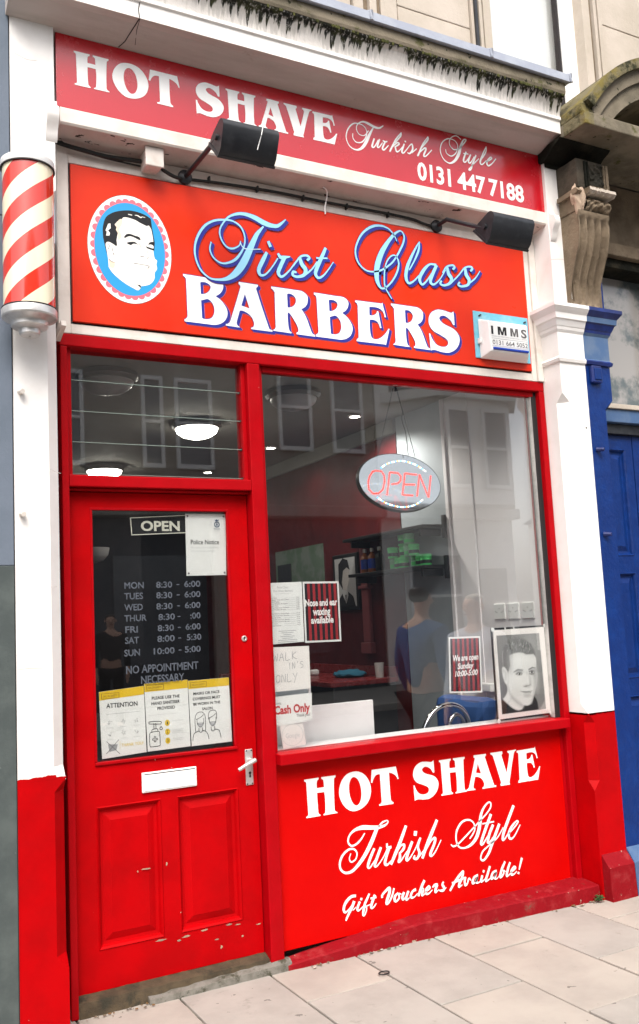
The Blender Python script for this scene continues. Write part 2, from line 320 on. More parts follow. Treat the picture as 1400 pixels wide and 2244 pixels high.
STROKE={'first':[[(8523,33177,42),(8439,32943,63),(8105,32743,95),(7795,32789,84),(7554,33079,73),(7468,33474,73),(7612,33854,73),(7940,34267,95),(8407,34514,138),(8871,34566,181),(9334,34478,246),(9797,34304,269),(10209,34232,216),(10571,34292,163),(10982,34663,54)],[(9758,34101,75),(9415,33680,192),(9159,33194,266),(8904,32656,329),(8590,32059,359),(8227,31569,315),(7818,31252,198),(7364,31114,114),(6867,31137,83),(6440,31479,82),(6215,32035,82),(6207,32570,93),(6391,33137,114),(6740,33654,114),(7196,33965,104),(7707,34101,95),(8162,34112,84),(8554,33901,85),(8739,33516,74),(8739,33128,74),(8590,32719,95),(8255,32257,126),(7848,32006,105),(7453,31948,83),(7099,32167,73),(6946,32522,73),(7016,32885,62)],[(8509,33120,53),(8571,32964,53),(8710,32847,64),(9028,32852,53),(9557,32933,43)],[(9874,32803,139),(9681,32440,203),(9422,31903,192),(9497,31637,138),(9795,31734,85),(10170,32177,64),(10459,32611,65)],[(10002,33371,140),(10087,33171,161)],[(10500,32842,119),(10613,32690,173),(10825,32721,162),(11131,32795,54)],[(10823,32693,184),(10590,32237,194),(10454,31882,183),(10624,31710,129),(11000,32015,76),(11455,32588,76)],[(11323,32399,65),(11715,32882,98),(12060,32991,110),(12197,32897,143),(12091,32767,121)],[(11681,32820,142),(11757,32519,219),(11959,32263,219),(11851,31964,164),(11476,31827,131),(11236,31879,130),(11274,32042,141),(11427,32046,98)],[(11882,31968,109),(12302,32312,77),(12638,32761,66)],[(13154,33531,145),(12905,33031,188),(12622,32472,198),(12509,32113,176),(12686,31937,132),(13046,32188,77),(13561,32868,45)],[(12617,32948,77),(13220,33026,78)],[(17471,34599,51),(17326,34887,72),(17012,35183,82),(16536,35281,112),(15990,35147,132),(15432,34739,111),(15044,34153,90),(14894,33608,90),(15008,33105,90),(15365,32766,80),(15771,32693,80),(16312,32822,91),(16812,33131,92),(17198,33479,92),(17605,34073,103),(17889,34600,103),(17947,34987,93),(17746,35197,83),(17363,34973,134),(16901,34445,204),(16500,33852,274),(16220,33230,313),(16095,32687,292),(16123,32219,222),(16310,31904,121),(16612,31960,91),(17063,32400,92),(17406,32977,102),(17502,33470,92),(17340,33766,72),(17095,33740,71),(16801,33420,71),(16621,32971,71),(16555,32436,81),(16583,31967,81),(16934,31408,61)],[(18911,34788,42),(18685,34454,94),(18330,33860,145),(18041,33281,196),(17908,32728,195),(18038,32399,144),(18356,32522,93),(18758,32899,73)],[(18911,34788,52),(18831,34314,125),(18503,33670,83),(18154,33136,72)],[(19889,33645,147),(19505,33627,105),(19099,33271,177),(18777,32740,186),(18911,32436,135),(19245,32696,83),(19808,33426,84)],[(19918,33605,178),(19658,33133,188),(19464,32672,177),(19676,32538,115),(20085,32865,73),(20519,33472,63)],[(20310,33278,63),(20598,33648,95),(21000,33789,106),(21123,33696,149),(21015,33570,106)],[(20631,33653,148),(20698,33278,222),(20873,33028,212),(20719,32732,148),(20318,32569,126),(20100,32649,126),(20195,32798,105)],[(20820,32773,95),(21350,33259,74),(21821,33757,96),(22231,33883,107),(22337,33786,150),(22211,33646,107)],[(21853,33745,150),(21890,33389,224),(22065,33108,214),(21941,32813,150),(21532,32676,128),(21306,32729,127),(21398,32890,106)],[(21979,32874,96),(22479,33248,75),(22857,33720,43)]],'turk':[[(13880,5018,59),(13649,4767,88),(13381,4595,95),(13125,4571,88),(12967,4765,88),(13047,5036,95),(13336,5241,125),(13769,5302,199),(14240,5233,193),(14675,5187,164),(15030,5226,105),(15215,5344,60),(15132,5429,60),(14862,5359,90),(14676,5205,67)],[(14561,5132,186),(14291,4669,208),(13956,4184,199),(13586,3782,176),(13140,3450,139),(12758,3409,109),(12498,3610,101),(12476,3929,109),(12639,4218,109),(12946,4415,102),(13242,4404,88),(13408,4200,73),(13318,3932,73),(13080,3847,73),(12984,4004,58),(13069,4219,51)],[(14349,4229,133),(14106,3839,148),(13963,3507,125),(14080,3434,81),(14404,3755,52)],[(14720,4225,134),(14471,3780,148),(14343,3480,126),(14471,3441,74),(14796,3727,60),(15087,4113,67)],[(15081,4349,97),(15100,4183,120),(15290,4171,127)],[(15199,4132,127),(15021,3799,134),(14912,3493,149),(15038,3400,104),(15269,3543,60)],[(16202,4999,152),(15812,4290,181),(15460,3728,172),(15259,3400,134)],[(15555,3822,60),(15847,4139,83),(16051,4162,113),(15992,3970,136),(15779,3822,83)],[(15779,3822,113),(15761,3571,150),(15685,3438,135),(15845,3485,75),(16185,3830,53)],[(16509,4219,144),(16275,3816,159),(16137,3474,143),(16271,3452,83),(16640,3831,53),(16950,4298,69)],[(16747,4654,190),(16719,4525,175)],[(16999,4328,107),(16832,3948,129),(16901,3643,137),(16746,3411,121),(16567,3459,114),(16620,3560,83)],[(18030,5012,155),(17655,4414,184),(17337,3906,176),(17067,3396,145)],[(17326,3760,61),(17632,4120,92),(17872,4195,131),(17806,3945,146),(17538,3505,145),(17623,3398,92),(17873,3600,69),(18214,4049,46)],[(16890,3498,68),(17186,3745,53)],[(19977,3864,75),(20167,4031,81),(20325,4280,75),(20254,4593,75),(19957,4772,87),(19566,4723,112),(19255,4438,111),(19131,4097,93),(19161,3764,86),(19313,3532,86),(19614,3455,87),(20008,3543,143),(20341,3793,187),(20546,4126,200),(20683,4562,195),(20773,4915,157),(20978,5223,114),(21255,5430,89),(21432,5391,76),(21392,5166,82),(21108,4898,82),(20688,4622,75),(20190,4300,81),(19656,3958,87),(19212,3697,86),(18941,3635,86),(18798,3746,49)],[(21380,4814,158),(21100,4349,170),(20773,3788,163),(20649,3504,144),(20785,3483,94),(21091,3801,57)],[(20831,4449,69),(21548,4452,70)],[(21472,4279,152),(21219,3903,164),(21086,3527,145),(21223,3506,88),(21571,3820,57)],[(21873,4266,152),(21613,3844,171),(21330,3368,164),(21097,2979,144),(20755,2686,106),(20568,2792,87),(20712,3101,88),(21129,3338,75),(21716,3645,70),(22119,4076,51)],[(22884,5038,161),(22474,4396,179),(22136,3827,172),(22046,3502,140),(22188,3511,89),(22457,3779,57)],[(22452,3718,64),(22844,3970,77),(23115,4210,96),(22995,4259,83),(22642,3999,141),(22449,3688,147),(22530,3459,115),(22804,3541,83),(23244,4051,51)]],'gift':[[(13196,2308,111),(12989,2314,124),(12755,2185,130),(12594,1997,123),(12544,1789,110),(12631,1679,84),(12805,1771,58),(12983,1925,52)],[(13105,2059,130),(12998,1860,130),(12834,1641,117),(12690,1420,97),(12635,1322,65)],[(13026,1699,45),(13202,1806,39)],[(13404,1988,111),(13297,1804,111),(13270,1669,98),(13362,1636,65),(13580,1768,39)],[(13512,2135,105),(13494,2088,98)],[(13937,2254,85),(13830,2084,112),(13681,1859,118),(13586,1562,118),(13556,1396,91),(13631,1366,65),(13737,1534,59),(13766,1686,59)],[(13654,1723,65),(13984,1787,39)],[(14238,2136,132),(14107,1907,125),(14017,1703,118),(14049,1608,92),(14167,1643,66),(14291,1763,46)],[(14020,2049,79),(14310,2044,73)],[(14637,1985,99),(14664,2092,99),(14870,2246,113),(15073,2338,120),(15058,2117,140),(14922,1854,146),(14869,1656,119),(14989,1682,80),(15184,1934,87),(15325,2262,80)],[(15527,2017,87),(15360,1903,120),(15328,1732,120),(15423,1667,93),(15591,1797,87),(15572,1977,80),(15721,1934,40)],[(15864,1973,121),(15771,1796,121),(15802,1668,87),(15949,1764,54),(16126,1991,94)],[(16113,1977,114),(15988,1741,114),(16007,1625,87),(16165,1693,40)],[(16533,2000,122),(16366,1948,101),(16252,1774,121),(16305,1668,101),(16469,1687,54),(16640,1802,41)],[(17068,2314,122),(16906,2081,136),(16693,1695,115)],[(16741,1784,54),(16980,1963,109),(16899,1707,115),(16957,1664,68),(17108,1751,41)],[(17110,1783,54),(17368,1918,89),(17306,2017,82),(17138,1876,116),(17146,1705,109),(17289,1686,75),(17506,1811,41)],[(17540,1940,70),(17674,2018,112),(17822,2002,119)],[(17799,1979,126),(17699,1795,126),(17697,1667,91),(17889,1761,42)],[(18192,2063,84),(18119,1957,105),(18206,1806,127),(18162,1686,113),(18012,1689,98),(17928,1720,56)],[(18160,1662,56),(18343,1782,35)],[(18567,1607,99),(18855,1931,120),(19186,2216,128),(19420,2365,100),(19330,2088,128),(19156,1844,135),(19107,1682,107),(19233,1711,64),(19315,1741,43)],[(18723,1920,99),(19436,2036,86)],[(19527,2055,107),(19466,1859,114),(19505,1688,114),(19635,1761,79),(19742,1966,86),(19866,1859,43)],[(20285,2029,108),(20078,1978,101),(19949,1775,122),(19986,1683,86),(20173,1771,72),(20288,1959,94),(20168,1720,115),(20344,1672,58),(20465,1756,36)],[(20572,1945,115),(20487,1752,122),(20526,1676,86),(20739,1778,43)],[(20693,2183,108),(20665,2125,101)],[(21083,2313,109),(20917,1991,130),(20778,1708,123),(20866,1669,80),(21079,1754,43)],[(21473,2038,109),(21262,2003,102),(21127,1781,123),(21166,1704,87),(21360,1811,73),(21477,1984,95),(21361,1720,116),(21485,1667,58),(21633,1765,36)],[(22062,2380,103),(21848,2080,132),(21702,1760,124),(21765,1689,95),(21943,1853,88),(21933,1995,66),(22065,1903,44)],[(22383,2292,110),(22213,1984,132),(22118,1724,117),(22183,1671,81),(22381,1779,44)],[(22383,1796,51),(22706,1962,96),(22635,2063,81),(22438,1875,125),(22445,1704,118),(22585,1691,74),(22785,1799,37)],[(23174,2377,126),(23051,2093,104),(22958,1866,67)],[(22901,1719,118),(22883,1680,111)]],'upper':[[(15438,39733,27),(15179,39424,27),(14863,39427,27),(14722,39682,27),(14818,39955,34),(15106,40142,54),(15424,40127,95),(15777,40026,96),(16100,40025,62),(16355,40206,28)],[(15732,39943,41),(15507,39568,95),(15279,39123,122),(15017,38744,101),(14690,38547,54),(14305,38629,34),(14095,39010,34),(14187,39492,40),(14499,39883,40),(14820,39991,34),(15172,39926,27),(15331,39673,27),(15253,39332,41),(14996,39026,41),(14677,38957,34),(14492,39131,27),(14492,39381,27)],[(15758,39370,55),(15602,38940,68),(15745,38934,41),(15998,39350,34)],[(16082,39404,55),(15927,39009,68),(16029,38973,41),(16251,39259,27)],[(16299,39379,55),(16419,39346,62),(16544,39395,34)],[(16400,39313,55),(16231,38965,62),(16323,38890,48),(16612,39191,28)],[(17455,40070,28),(17093,39623,55),(16765,39042,62),(16672,38877,55)],[(17455,40070,28),(17400,39873,56),(17038,39428,28)],[(16811,39124,34),(17164,39455,48),(17284,39408,55),(17022,39206,41)],[(17022,39206,55),(17088,38964,62),(17258,39036,35),(17529,39350,28)],[(17596,39474,56),(17423,39034,69),(17544,38986,42),(17910,39431,28)],[(17675,39653,63),(17681,39618,63)],[(17910,39431,28),(18089,39580,56),(18110,39289,70),(17923,39028,56),(17781,39035,42)],[(18053,39092,35),(18369,39380,28)],[(19157,40220,28),(18774,39689,56),(18476,39106,63),(18400,39002,56)],[(19157,40220,28),(19125,40026,57),(18720,39529,28)],[(18524,39191,35),(18890,39528,56),(18971,39470,63),(18798,39099,63),(18942,39092,42),(19344,39511,28)],[(21334,40541,29),(21033,40682,36),(20660,40471,29),(20542,40104,29),(20787,39853,36),(21153,39968,36),(21446,40259,43),(21698,40582,44),(21514,40542,51),(21302,40152,101),(21127,39658,130),(20824,39216,100),(20453,39005,50),(20072,39175,36),(19905,39592,36),(20056,40076,36),(20477,40394,36),(20919,40375,29),(21093,40108,29),(20952,39698,36),(20621,39439,36),(20319,39528,29),(20266,39743,29)],[(21639,39879,58),(21416,39375,72),(21544,39287,43),(21845,39654,29)],[(21449,39763,36),(21767,39791,36)],[(21929,39787,58),(21749,39367,65),(21889,39319,44),(22169,39721,29)],[(22296,39824,58),(22043,39312,65),(21874,38934,58),(21737,38906,36),(22135,39331,29),(22484,39671,29)],[(23062,40488,29),(22789,40004,59),(22560,39494,73),(22688,39381,44),(22989,39658,29)],[(23062,40488,29),(23006,40165,51),(22667,39670,29)],[(22982,39580,29),(23378,39854,59),(23290,39914,44),(23029,39589,73),(23104,39388,59),(23400,39587,37),(23692,39919,30)]]}
POLY={'man':[(0,[(1917,32674,0),(2021,33175,1),(2202,33418,1),(2561,33632,1),(3040,33768,1),(3400,33785,1),(3823,33713,1),(4139,33551,0),(4180,33170,0),(4290,32445,0),(4257,32055,0),(3188,32577,0),(2522,32016,0),(2147,31252,0),(2114,31472,0),(2007,31906,0),(1929,32315,0)]),(1,[(2594,33181,0),(2729,33249,1),(2851,33402,0),(3031,33432,1),(3390,33377,1),(3658,33268,1),(3929,33175,0),(4038,33224,0),(4140,33071,0),(4193,32770,1),(4232,32436,0),(4239,32252,0),(4217,32033,1),(4268,31702,1),(4373,31610,1),(4337,31435,1),(4361,31224,1),(4248,31024,1),(4225,30745,1),(4034,30475,1),(3728,30343,1),(3608,30327,0),(3590,30234,0),(3482,30113,0),(3392,30102,0),(2951,30300,0),(2401,30675,1),(2147,30998,0),(2138,31236,0),(2119,31443,0),(2076,31737,1),(2030,32000,0),(2085,32129,1),(2202,32153,1),(2376,32084,1),(2492,32012,0),(2552,32051,0),(2528,32290,0),(2595,32634,0),(2510,32772,0),(2543,32898,0),(2457,33006,0)]),(2,[(2593,33150,0),(2790,33305,1),(2784,33060,1),(2659,32796,1),(2770,32510,1),(2587,32299,0),(2595,32634,0),(2510,32772,0),(2543,32898,0),(2472,33008,0)]),(2,[(2169,31331,0),(2415,31232,0),(2380,31001,1),(2205,31006,0)]),(0,[(2858,32463,0),(2981,32635,1),(3131,32684,1),(3370,32637,1),(3580,32594,1),(3630,32449,0),(3546,32466,1),(3307,32551,1),(3128,32568,1),(2947,32462,0)]),(0,[(2986,32240,0),(3152,32312,1),(3362,32345,0),(3569,32210,0),(3450,32246,1),(3284,32242,0),(3177,32155,0),(3029,32202,0)]),(0,[(3981,32304,0),(4060,32425,1),(4233,32473,0),(4239,32252,0),(4180,32320,1),(4088,32337,0)]),(0,[(3842,32221,0),(4023,32188,1),(4224,32157,0),(4218,32070,0),(4081,32089,0),(3930,32127,0)]),(3,[(3275,31342,29,9),(3605,31329,21,9),(3937,31316,29,9),(3990,31263,35,9),(3918,31176,24,9)]),(3,[(3571,31721,15,9),(3706,31695,41,9),(3767,31719,15,9)]),(3,[(3901,31648,29,9),(3979,31705,24,9)]),(3,[(3542,32328,18,9),(3628,32157,18,9),(3625,32034,12,9)]),(3,[(2126,32015,23,9),(2213,31999,17,9),(2136,31806,23,9)]),(3,[(2357,31900,23,9),(2325,31760,23,9)]),(3,[(2381,31678,35,9),(2394,31590,35,9)]),(3,[(2155,31374,23,9),(2269,31270,23,9),(2430,31249,17,9)]),(3,[(3913,32048,15,9),(3953,31870,15,9)]),(0,[(3399,30359,0),(3549,30364,0),(3600,30280,0),(3575,30232,0),(3487,30311,0)]),(1,[(2163,32987,0),(2266,33019,0),(2276,32794,0),(2156,32683,0),(2241,32576,0),(2209,32450,0),(2063,32427,0),(2096,32613,0),(2039,32664,0)]),(1,[(3095,33587,41,9),(3259,33576,41,9)]),(1,[(3395,33593,24,9),(3516,33599,47,9),(3666,33532,53,9),(3728,33573,30,9),(3864,33566,24,9)])],'port':[(1,[(23240,11282,0),(23296,10857,1),(22959,10491,0),(23228,10123,0),(23939,9814,1),(24202,9840,0),(24385,10047,0),(24187,11035,0)]),(0,[(22853,10549,0),(23207,10248,1),(23687,9886,1),(23970,9799,0),(24234,9837,0),(24383,10023,0),(24914,10076,0),(25088,10487,0),(25291,10194,1),(25345,9738,0),(22823,9713,0)]),(4,[(23360,11198,0),(23570,10687,1),(23986,10305,1),(24385,10047,0),(24308,9930,0),(23967,10108,1),(23551,10490,1),(23392,10849,0)]),(2,[(23117,12207,0),(23145,12852,1),(23257,13194,1),(23569,13427,1),(23844,13588,1),(24176,13645,1),(24562,13562,1),(25005,13347,1),(25304,12999,1),(25409,12713,0),(25392,12206,0),(24987,12486,0),(24015,12648,0),(23530,11980,0),(23398,11940,0),(23158,12130,0)]),(1,[(23600,12724,0),(24032,12823,1),(24490,12820,1),(24743,12703,0),(25274,12696,0),(25434,12457,1),(25417,11951,1),(25458,11695,0),(25391,11194,1),(25214,10754,1),(25085,10463,1),(24886,10129,1),(24644,10012,1),(24386,10060,1),(24118,10319,1),(23725,10624,1),(23502,10989,1),(23383,11271,0),(23452,11836,0),(23615,12199,0)]),(1,[(23036,12015,0),(23129,12157,1),(23281,12072,1),(23420,11839,0),(23429,11590,1),(23365,11247,0),(23208,11284,1),(23079,11615,1)]),(4,[(25114,11593,0),(25193,11209,0),(25115,10761,1),(24886,10129,0),(25391,11194,0),(25446,11670,0),(25417,11951,0)]),(4,[(24713,11722,0),(24888,11483,1),(24945,11051,0),(24803,10962,0),(24449,11040,0),(24583,11067,0),(24750,11091,0),(24830,11236,1)]),(2,[(23824,11835,0),(24075,11905,1),(24425,11805,0),(24070,11855,0)]),(3,[(23927,11728,0),(24130,11801,1),(24416,11718,0),(24377,11646,0),(24114,11640,1)]),(3,[(24839,11663,0),(25047,11749,1),(25276,11707,0),(25233,11609,0),(24999,11601,0)]),(2,[(24852,11788,0),(25123,11845,1),(25388,11826,0),(25116,11782,0)]),(3,[(24211,10784,30,9),(24483,10712,35,9),(24711,10694,30,9),(24908,10678,31,9)]),(4,[(24439,10603,25,9),(24661,10523,36,9),(24831,10571,20,9)]),(3,[(24449,11040,20,9),(24594,11008,36,9),(24677,11022,15,9)]),(4,[(23142,11958,25,9),(23290,11823,35,9),(23226,11481,25,9)]),(5,[(23207,12998,25,9),(23140,12802,30,9),(23136,12231,25,9)]),(2,[(23850,13197,23,9),(23879,13291,10,9)]),(3,[(23556,13404,23,9),(23577,13539,10,9)]),(2,[(23756,13092,23,9),(23750,13203,10,9)]),(2,[(24991,13131,23,9),(25038,13206,10,9)]),(5,[(24660,13342,23,9),(24640,13473,10,9)]),(2,[(23455,12985,23,9),(23499,13087,10,9)]),(2,[(25092,13018,23,9),(25182,13147,10,9)]),(2,[(23667,13257,23,9),(23627,13325,10,9)]),(3,[(25170,12974,23,9),(25169,13093,10,9)]),(2,[(24925,12977,23,9),(24949,13087,10,9)]),(3,[(25048,12891,23,9),(25143,13031,10,9)]),(5,[(24654,13287,23,9),(24703,13424,10,9)]),(3,[(23786,13035,23,9),(23736,13151,10,9)]),(3,[(24288,13112,23,9),(24347,13214,10,9)]),(2,[(24191,13466,23,9),(24260,13551,10,9)]),(3,[(23490,13107,23,9),(23504,13173,10,9)]),(5,[(25099,13072,23,9),(25075,13157,10,9)]),(5,[(23551,13123,23,9),(23633,13183,10,9)]),(3,[(23964,13371,23,9),(23946,13496,10,9)]),(2,[(25137,12768,23,9),(25208,12860,10,9)]),(5,[(24106,13047,23,9),(24138,13169,10,9)]),(5,[(25122,12955,23,9),(25204,13052,10,9)]),(3,[(24232,13380,23,9),(24161,13473,10,9)]),(5,[(24174,13201,23,9),(24109,13269,10,9)]),(3,[(24559,13141,23,9),(24589,13263,10,9)]),(5,[(23929,13240,23,9),(24015,13350,10,9)]),(3,[(23879,13249,23,9),(23838,13366,10,9)]),(3,[(23742,13069,23,9),(23723,13207,10,9)]),(5,[(24095,13102,23,9),(24070,13169,10,9)]),(5,[(23808,13052,23,9),(23845,13134,10,9)]),(3,[(24619,13338,23,9),(24659,13452,10,9)]),(5,[(23811,13050,23,9),(23799,13197,10,9)]),(5,[(24577,12894,23,9),(24634,12993,10,9)]),(5,[(23456,12942,23,9),(23523,13029,10,9)]),(3,[(24024,13062,23,9),(24045,13131,10,9)]),(2,[(24188,13233,23,9),(24177,13372,10,9)]),(2,[(24187,13297,23,9),(24140,13399,10,9)]),(2,[(23403,12945,23,9),(23426,13083,10,9)]),(2,[(25195,12837,23,9),(25257,12900,10,9)]),(3,[(24620,13093,23,9),(24692,13178,10,9)]),(5,[(24962,12824,23,9),(25028,12970,10,9)]),(5,[(23479,12970,23,9),(23554,13088,10,9)]),(5,[(25044,12943,23,9),(24997,13010,10,9)]),(2,[(23958,13148,23,9),(23896,13260,10,9)]),(2,[(25090,13155,23,9),(25149,13227,10,9)]),(5,[(23539,13301,23,9),(23493,13377,10,9)]),(5,[(24832,12819,23,9),(24843,12954,10,9)]),(5,[(24461,13211,23,9),(24436,13342,10,9)]),(5,[(24382,13221,23,9),(24450,13322,10,9)]),(2,[(24846,13281,23,9),(24931,13344,10,9)]),(3,[(24986,13207,23,9),(24940,13318,10,9)]),(3,[(23551,13225,23,9),(23537,13323,10,9)]),(5,[(23774,13297,23,9),(23816,13368,10,9)]),(3,[(24140,13516,23,9),(24141,13595,10,9)]),(5,[(24596,13087,23,9),(24628,13205,10,9)]),(3,[(24215,13314,23,9),(24212,13421,10,9)]),(3,[(24679,13109,23,9),(24719,13192,10,9)]),(5,[(23549,13206,23,9),(23628,13302,10,9)]),(3,[(24083,13027,23,9),(24034,13162,10,9)]),(2,[(24647,12848,23,9),(24687,12974,10,9)]),(5,[(24745,13033,23,9),(24748,13105,10,9)]),(5,[(23854,13281,23,9),(23890,13388,10,9)]),(5,[(24090,13074,23,9),(24022,13171,10,9)]),(3,[(23626,13192,23,9),(23651,13315,10,9)]),(5,[(24889,13270,23,9),(24837,13405,10,9)]),(3,[(24753,12829,23,9),(24821,12894,10,9)]),(5,[(23767,13425,23,9),(23774,13576,10,9)]),(2,[(24664,12843,23,9),(24745,12924,10,9)]),(5,[(24403,12882,23,9),(24490,12973,10,9)]),(2,[(24160,13101,23,9),(24112,13181,10,9)]),(2,[(24132,13028,23,9),(24179,13102,10,9)]),(5,[(25078,12963,23,9),(25028,13068,10,9)]),(5,[(24800,13244,23,9),(24868,13349,10,9)]),(2,[(24381,13001,23,9),(24408,13121,10,9)]),(3,[(24453,12861,23,9),(24388,13007,10,9)]),(3,[(24299,13272,23,9),(24264,13352,10,9)]),(2,[(24276,12972,23,9),(24318,13069,10,9)]),(5,[(23789,13168,23,9),(23799,13310,10,9)]),(5,[(24706,12881,23,9),(24710,12980,10,9)]),(5,[(23850,13362,23,9),(23937,13484,10,9)]),(3,[(24978,13131,23,9),(24926,13214,10,9)]),(3,[(24537,13025,23,9),(24490,13094,10,9)]),(5,[(23511,13313,23,9),(23456,13386,10,9)]),(2,[(23879,13000,23,9),(23898,13065,10,9)]),(2,[(24670,13371,23,9),(24659,13464,10,9)]),(2,[(23550,13101,23,9),(23545,13229,10,9)]),(2,[(24430,13394,23,9),(24375,13484,10,9)]),(3,[(25006,12790,23,9),(25043,12859,10,9)]),(3,[(24097,13291,23,9),(24045,13415,10,9)]),(5,[(25137,13031,23,9),(25175,13142,10,9)]),(5,[(24370,13454,23,9),(24403,13541,10,9)]),(2,[(24760,13256,23,9),(24708,13356,10,9)]),(2,[(25123,13130,23,9),(25141,13222,10,9)]),(5,[(24595,13136,23,9),(24638,13224,10,9)]),(2,[(23626,13340,23,9),(23614,13452,10,9)]),(5,[(23910,13295,23,9),(23920,13434,10,9)]),(3,[(23904,13122,23,9),(23986,13226,10,9)]),(2,[(24218,13029,23,9),(24281,13094,10,9)]),(5,[(23631,13297,23,9),(23648,13368,10,9)]),(2,[(25085,13158,23,9),(25125,13281,10,9)]),(5,[(24109,12978,23,9),(24174,13049,10,9)]),(5,[(24862,13010,23,9),(24821,13091,10,9)]),(2,[(23860,13070,23,9),(23930,13131,10,9)]),(3,[(25143,13007,23,9),(25177,13118,10,9)]),(2,[(25180,12855,23,9),(25111,12949,10,9)]),(5,[(23758,13136,23,9),(23763,13207,10,9)]),(5,[(24373,13200,23,9),(24305,13284,10,9)]),(3,[(24321,13099,23,9),(24406,13196,10,9)]),(5,[(25051,13159,23,9),(24986,13296,10,9)]),(5,[(24540,13123,23,9),(24621,13226,10,9)])]}
LED=[[(16599,22742),(16978,22737),(17109,22488),(17086,22162),(16909,21724),(16600,21501),(16266,21494),(16051,21704),(16054,22061),(16202,22424),(16428,22682),(16599,22742)],[(17123,21459),(17315,22096),(17483,22682),(17997,22662),(18157,22484),(18095,22227),(17869,22075),(17437,22019)],[(19148,22608),(18429,22658),(18282,22122),(18083,21461),(18776,21439)],[(18298,22042),(18974,22038)],[(19017,21444),(19369,22615),(19739,21348),(20105,22620)]]
LEDARC=[[(16999,22926),(17388,23151),(17869,23287),(18349,23354),(18824,23280),(19255,23148),(19786,22825)],[(16501,21277),(16862,21040),(17232,20903),(17693,20801),(18164,20790),(18692,20889),(19053,21041),(19307,21200)]]
# ------------------------------------------------------------------ palette
RED = (.43, .0004, .002); WHITE = (.80, .77, .74)
M('red_gloss', RED, .5, .06, var=(5, (.335, .0008, .002), .32, .72), chips=(30, (.55, .45, .33), .765), bump=(60, .12, .002))
M('red_frame', (.37, .0006, .004), .45, .10, var=(9, (.32, .0006, .003), .3, .7), chips=(40, (.5, .36, .3), .77), bump=(50, .15, .002))
M('red_board', (.54, .0015, .001), .45, .07, var=(4, (.49, .001, .001), .3, .7), bump=(90, .05, .001))
M('red_worn', (.22, .004, .008), .65, .1, var=(12, (.29, .028, .030), .50, .75), chips=(22, (.36, .28, .22), .70), dirt=(9, (.10, .075, .05), .60, .72, (1, 1, 1.6)), bump=(40, .5, .006))
M('red_sign', (.50, .003, .012), .2, .7, var=(2.5, (.46, .003, .010), .3, .7), coat=.25)
M('red_sign_orange', (.64, .030, .006), .36, .2, var=(2, (.60, .022, .005), .35, .65))
M('white_paint', WHITE, .5, .4, var=(6, (.74, .70, .66), .4, .75), dirt=(14, (.45, .38, .31), .70, .80, (1.4, 1.4, .5)), bump=(45, .25, .003))
M('white_trim', (.70, .64, .58), .5, .4, var=(9, (.60, .54, .48), .4, .7), dirt=(16, (.16, .12, .09), .68, .78), bump=(60, .3, .002))
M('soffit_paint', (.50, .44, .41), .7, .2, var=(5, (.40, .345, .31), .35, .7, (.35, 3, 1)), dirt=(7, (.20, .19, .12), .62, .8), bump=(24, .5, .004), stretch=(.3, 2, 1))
M('peeling_paint', (.55, .46, .42), .7, .2, var=(7, (.46, .37, .33), .4, .7), chips=(13, (.035, .026, .022), .655, (1, 2.5, 1)), bump=(30, .6, .004))
k = M('mossy_cove', (.66, .62, .58), .75, .2, bump=(50, .6, .005)); X = k.xyz()
def n1(scale, det, off):
    q = k.n('ShaderNodeTexNoise', noise_dimensions='1D'); k.l(k.math('ADD', k.math('MULTIPLY', X[0], scale), off), q.inputs['W']); q.inputs['Detail'].default_value = det; q.inputs['Scale'].default_value = 1; return q.outputs['Fac']
patch = k.ramp(n1(2.3, 1.5, 4.6), .26, .58)
tooth = k.math('POWER', k.ramp(n1(34, 2.5, 0), .30, .78), 1.4)
low = k.math('SUBTRACT', 4.326, k.math('MULTIPLY', patch, k.math('ADD', .028, k.math('MULTIPLY', tooth, .075))))
f = k.ramp(k.math('SUBTRACT', X[2], low), -.004, .014)
f = k.math('MULTIPLY', f, k.ramp(k.noise(90, 5, .6, (1, 1, .10)), .22, .50)); f2 = k.ramp(k.math('SUBTRACT', X[2], k.math('SUBTRACT', 4.326, k.math('MULTIPLY', patch, k.math('MULTIPLY', n1(55, 3, 2.2), .19)))), -.01, .02); f = k.math('MAXIMUM', f, k.math('MULTIPLY', f2, .22))
grime = k.ramp(k.noise(5, 8, .7, (6, 6, 1)), .5, .75)
c = k.mix(k.math('MULTIPLY', grime, .55), (.66, .62, .58), (.36, .33, .27))
c = k.mix(f, c, k.mix(k.ramp(k.noise(20), .4, .65), (.012, .012, .009), (.040, .042, .016)))
k.l(c, k.b.inputs['Base Color'])
M('moss_stone', (.215, .180, .130), .85, .2, var=(5, (.14, .12, .085), .4, .65), dirt=(9, (.085, .082, .03), .56, .68), chips=(22, (.03, .03, .015), .68), bump=(30, .8, .008))
M('moss_yellow', (.17, .145, .085), .9, .15, var=(10, (.19, .15, .045), .45, .65), dirt=(6, (.03, .03, .015), .50, .62), bump=(30, .9, .012))
M('stone', (.52, .45, .38), .85, .2, var=(3, (.44, .38, .31), .35, .7), dirt=(6, (.28, .24, .19), .62, .85, (1, 1, .35)), bump=(45, .5, .006))
M('stone_dark', (.225, .17, .115), .85, .2, var=(6, (.14, .105, .07), .35, .65), dirt=(9, (.07, .058, .035), .60, .75), bump=(35, .8, .01))
M('stone_black', (.012, .012, .009), .9, .1, var=(9, (.035, .03, .02), .45, .7), bump=(30, .9, .012))
M('stone_sooty', (.075, .060, .044), .85, .2, var=(8, (.03, .027, .02), .4, .65), bump=(35, .8, .008)); M('stone_bare', (.56, .42, .31), .85, .2, var=(14, (.46, .33, .24), .4, .65), bump=(40, .9, .01))
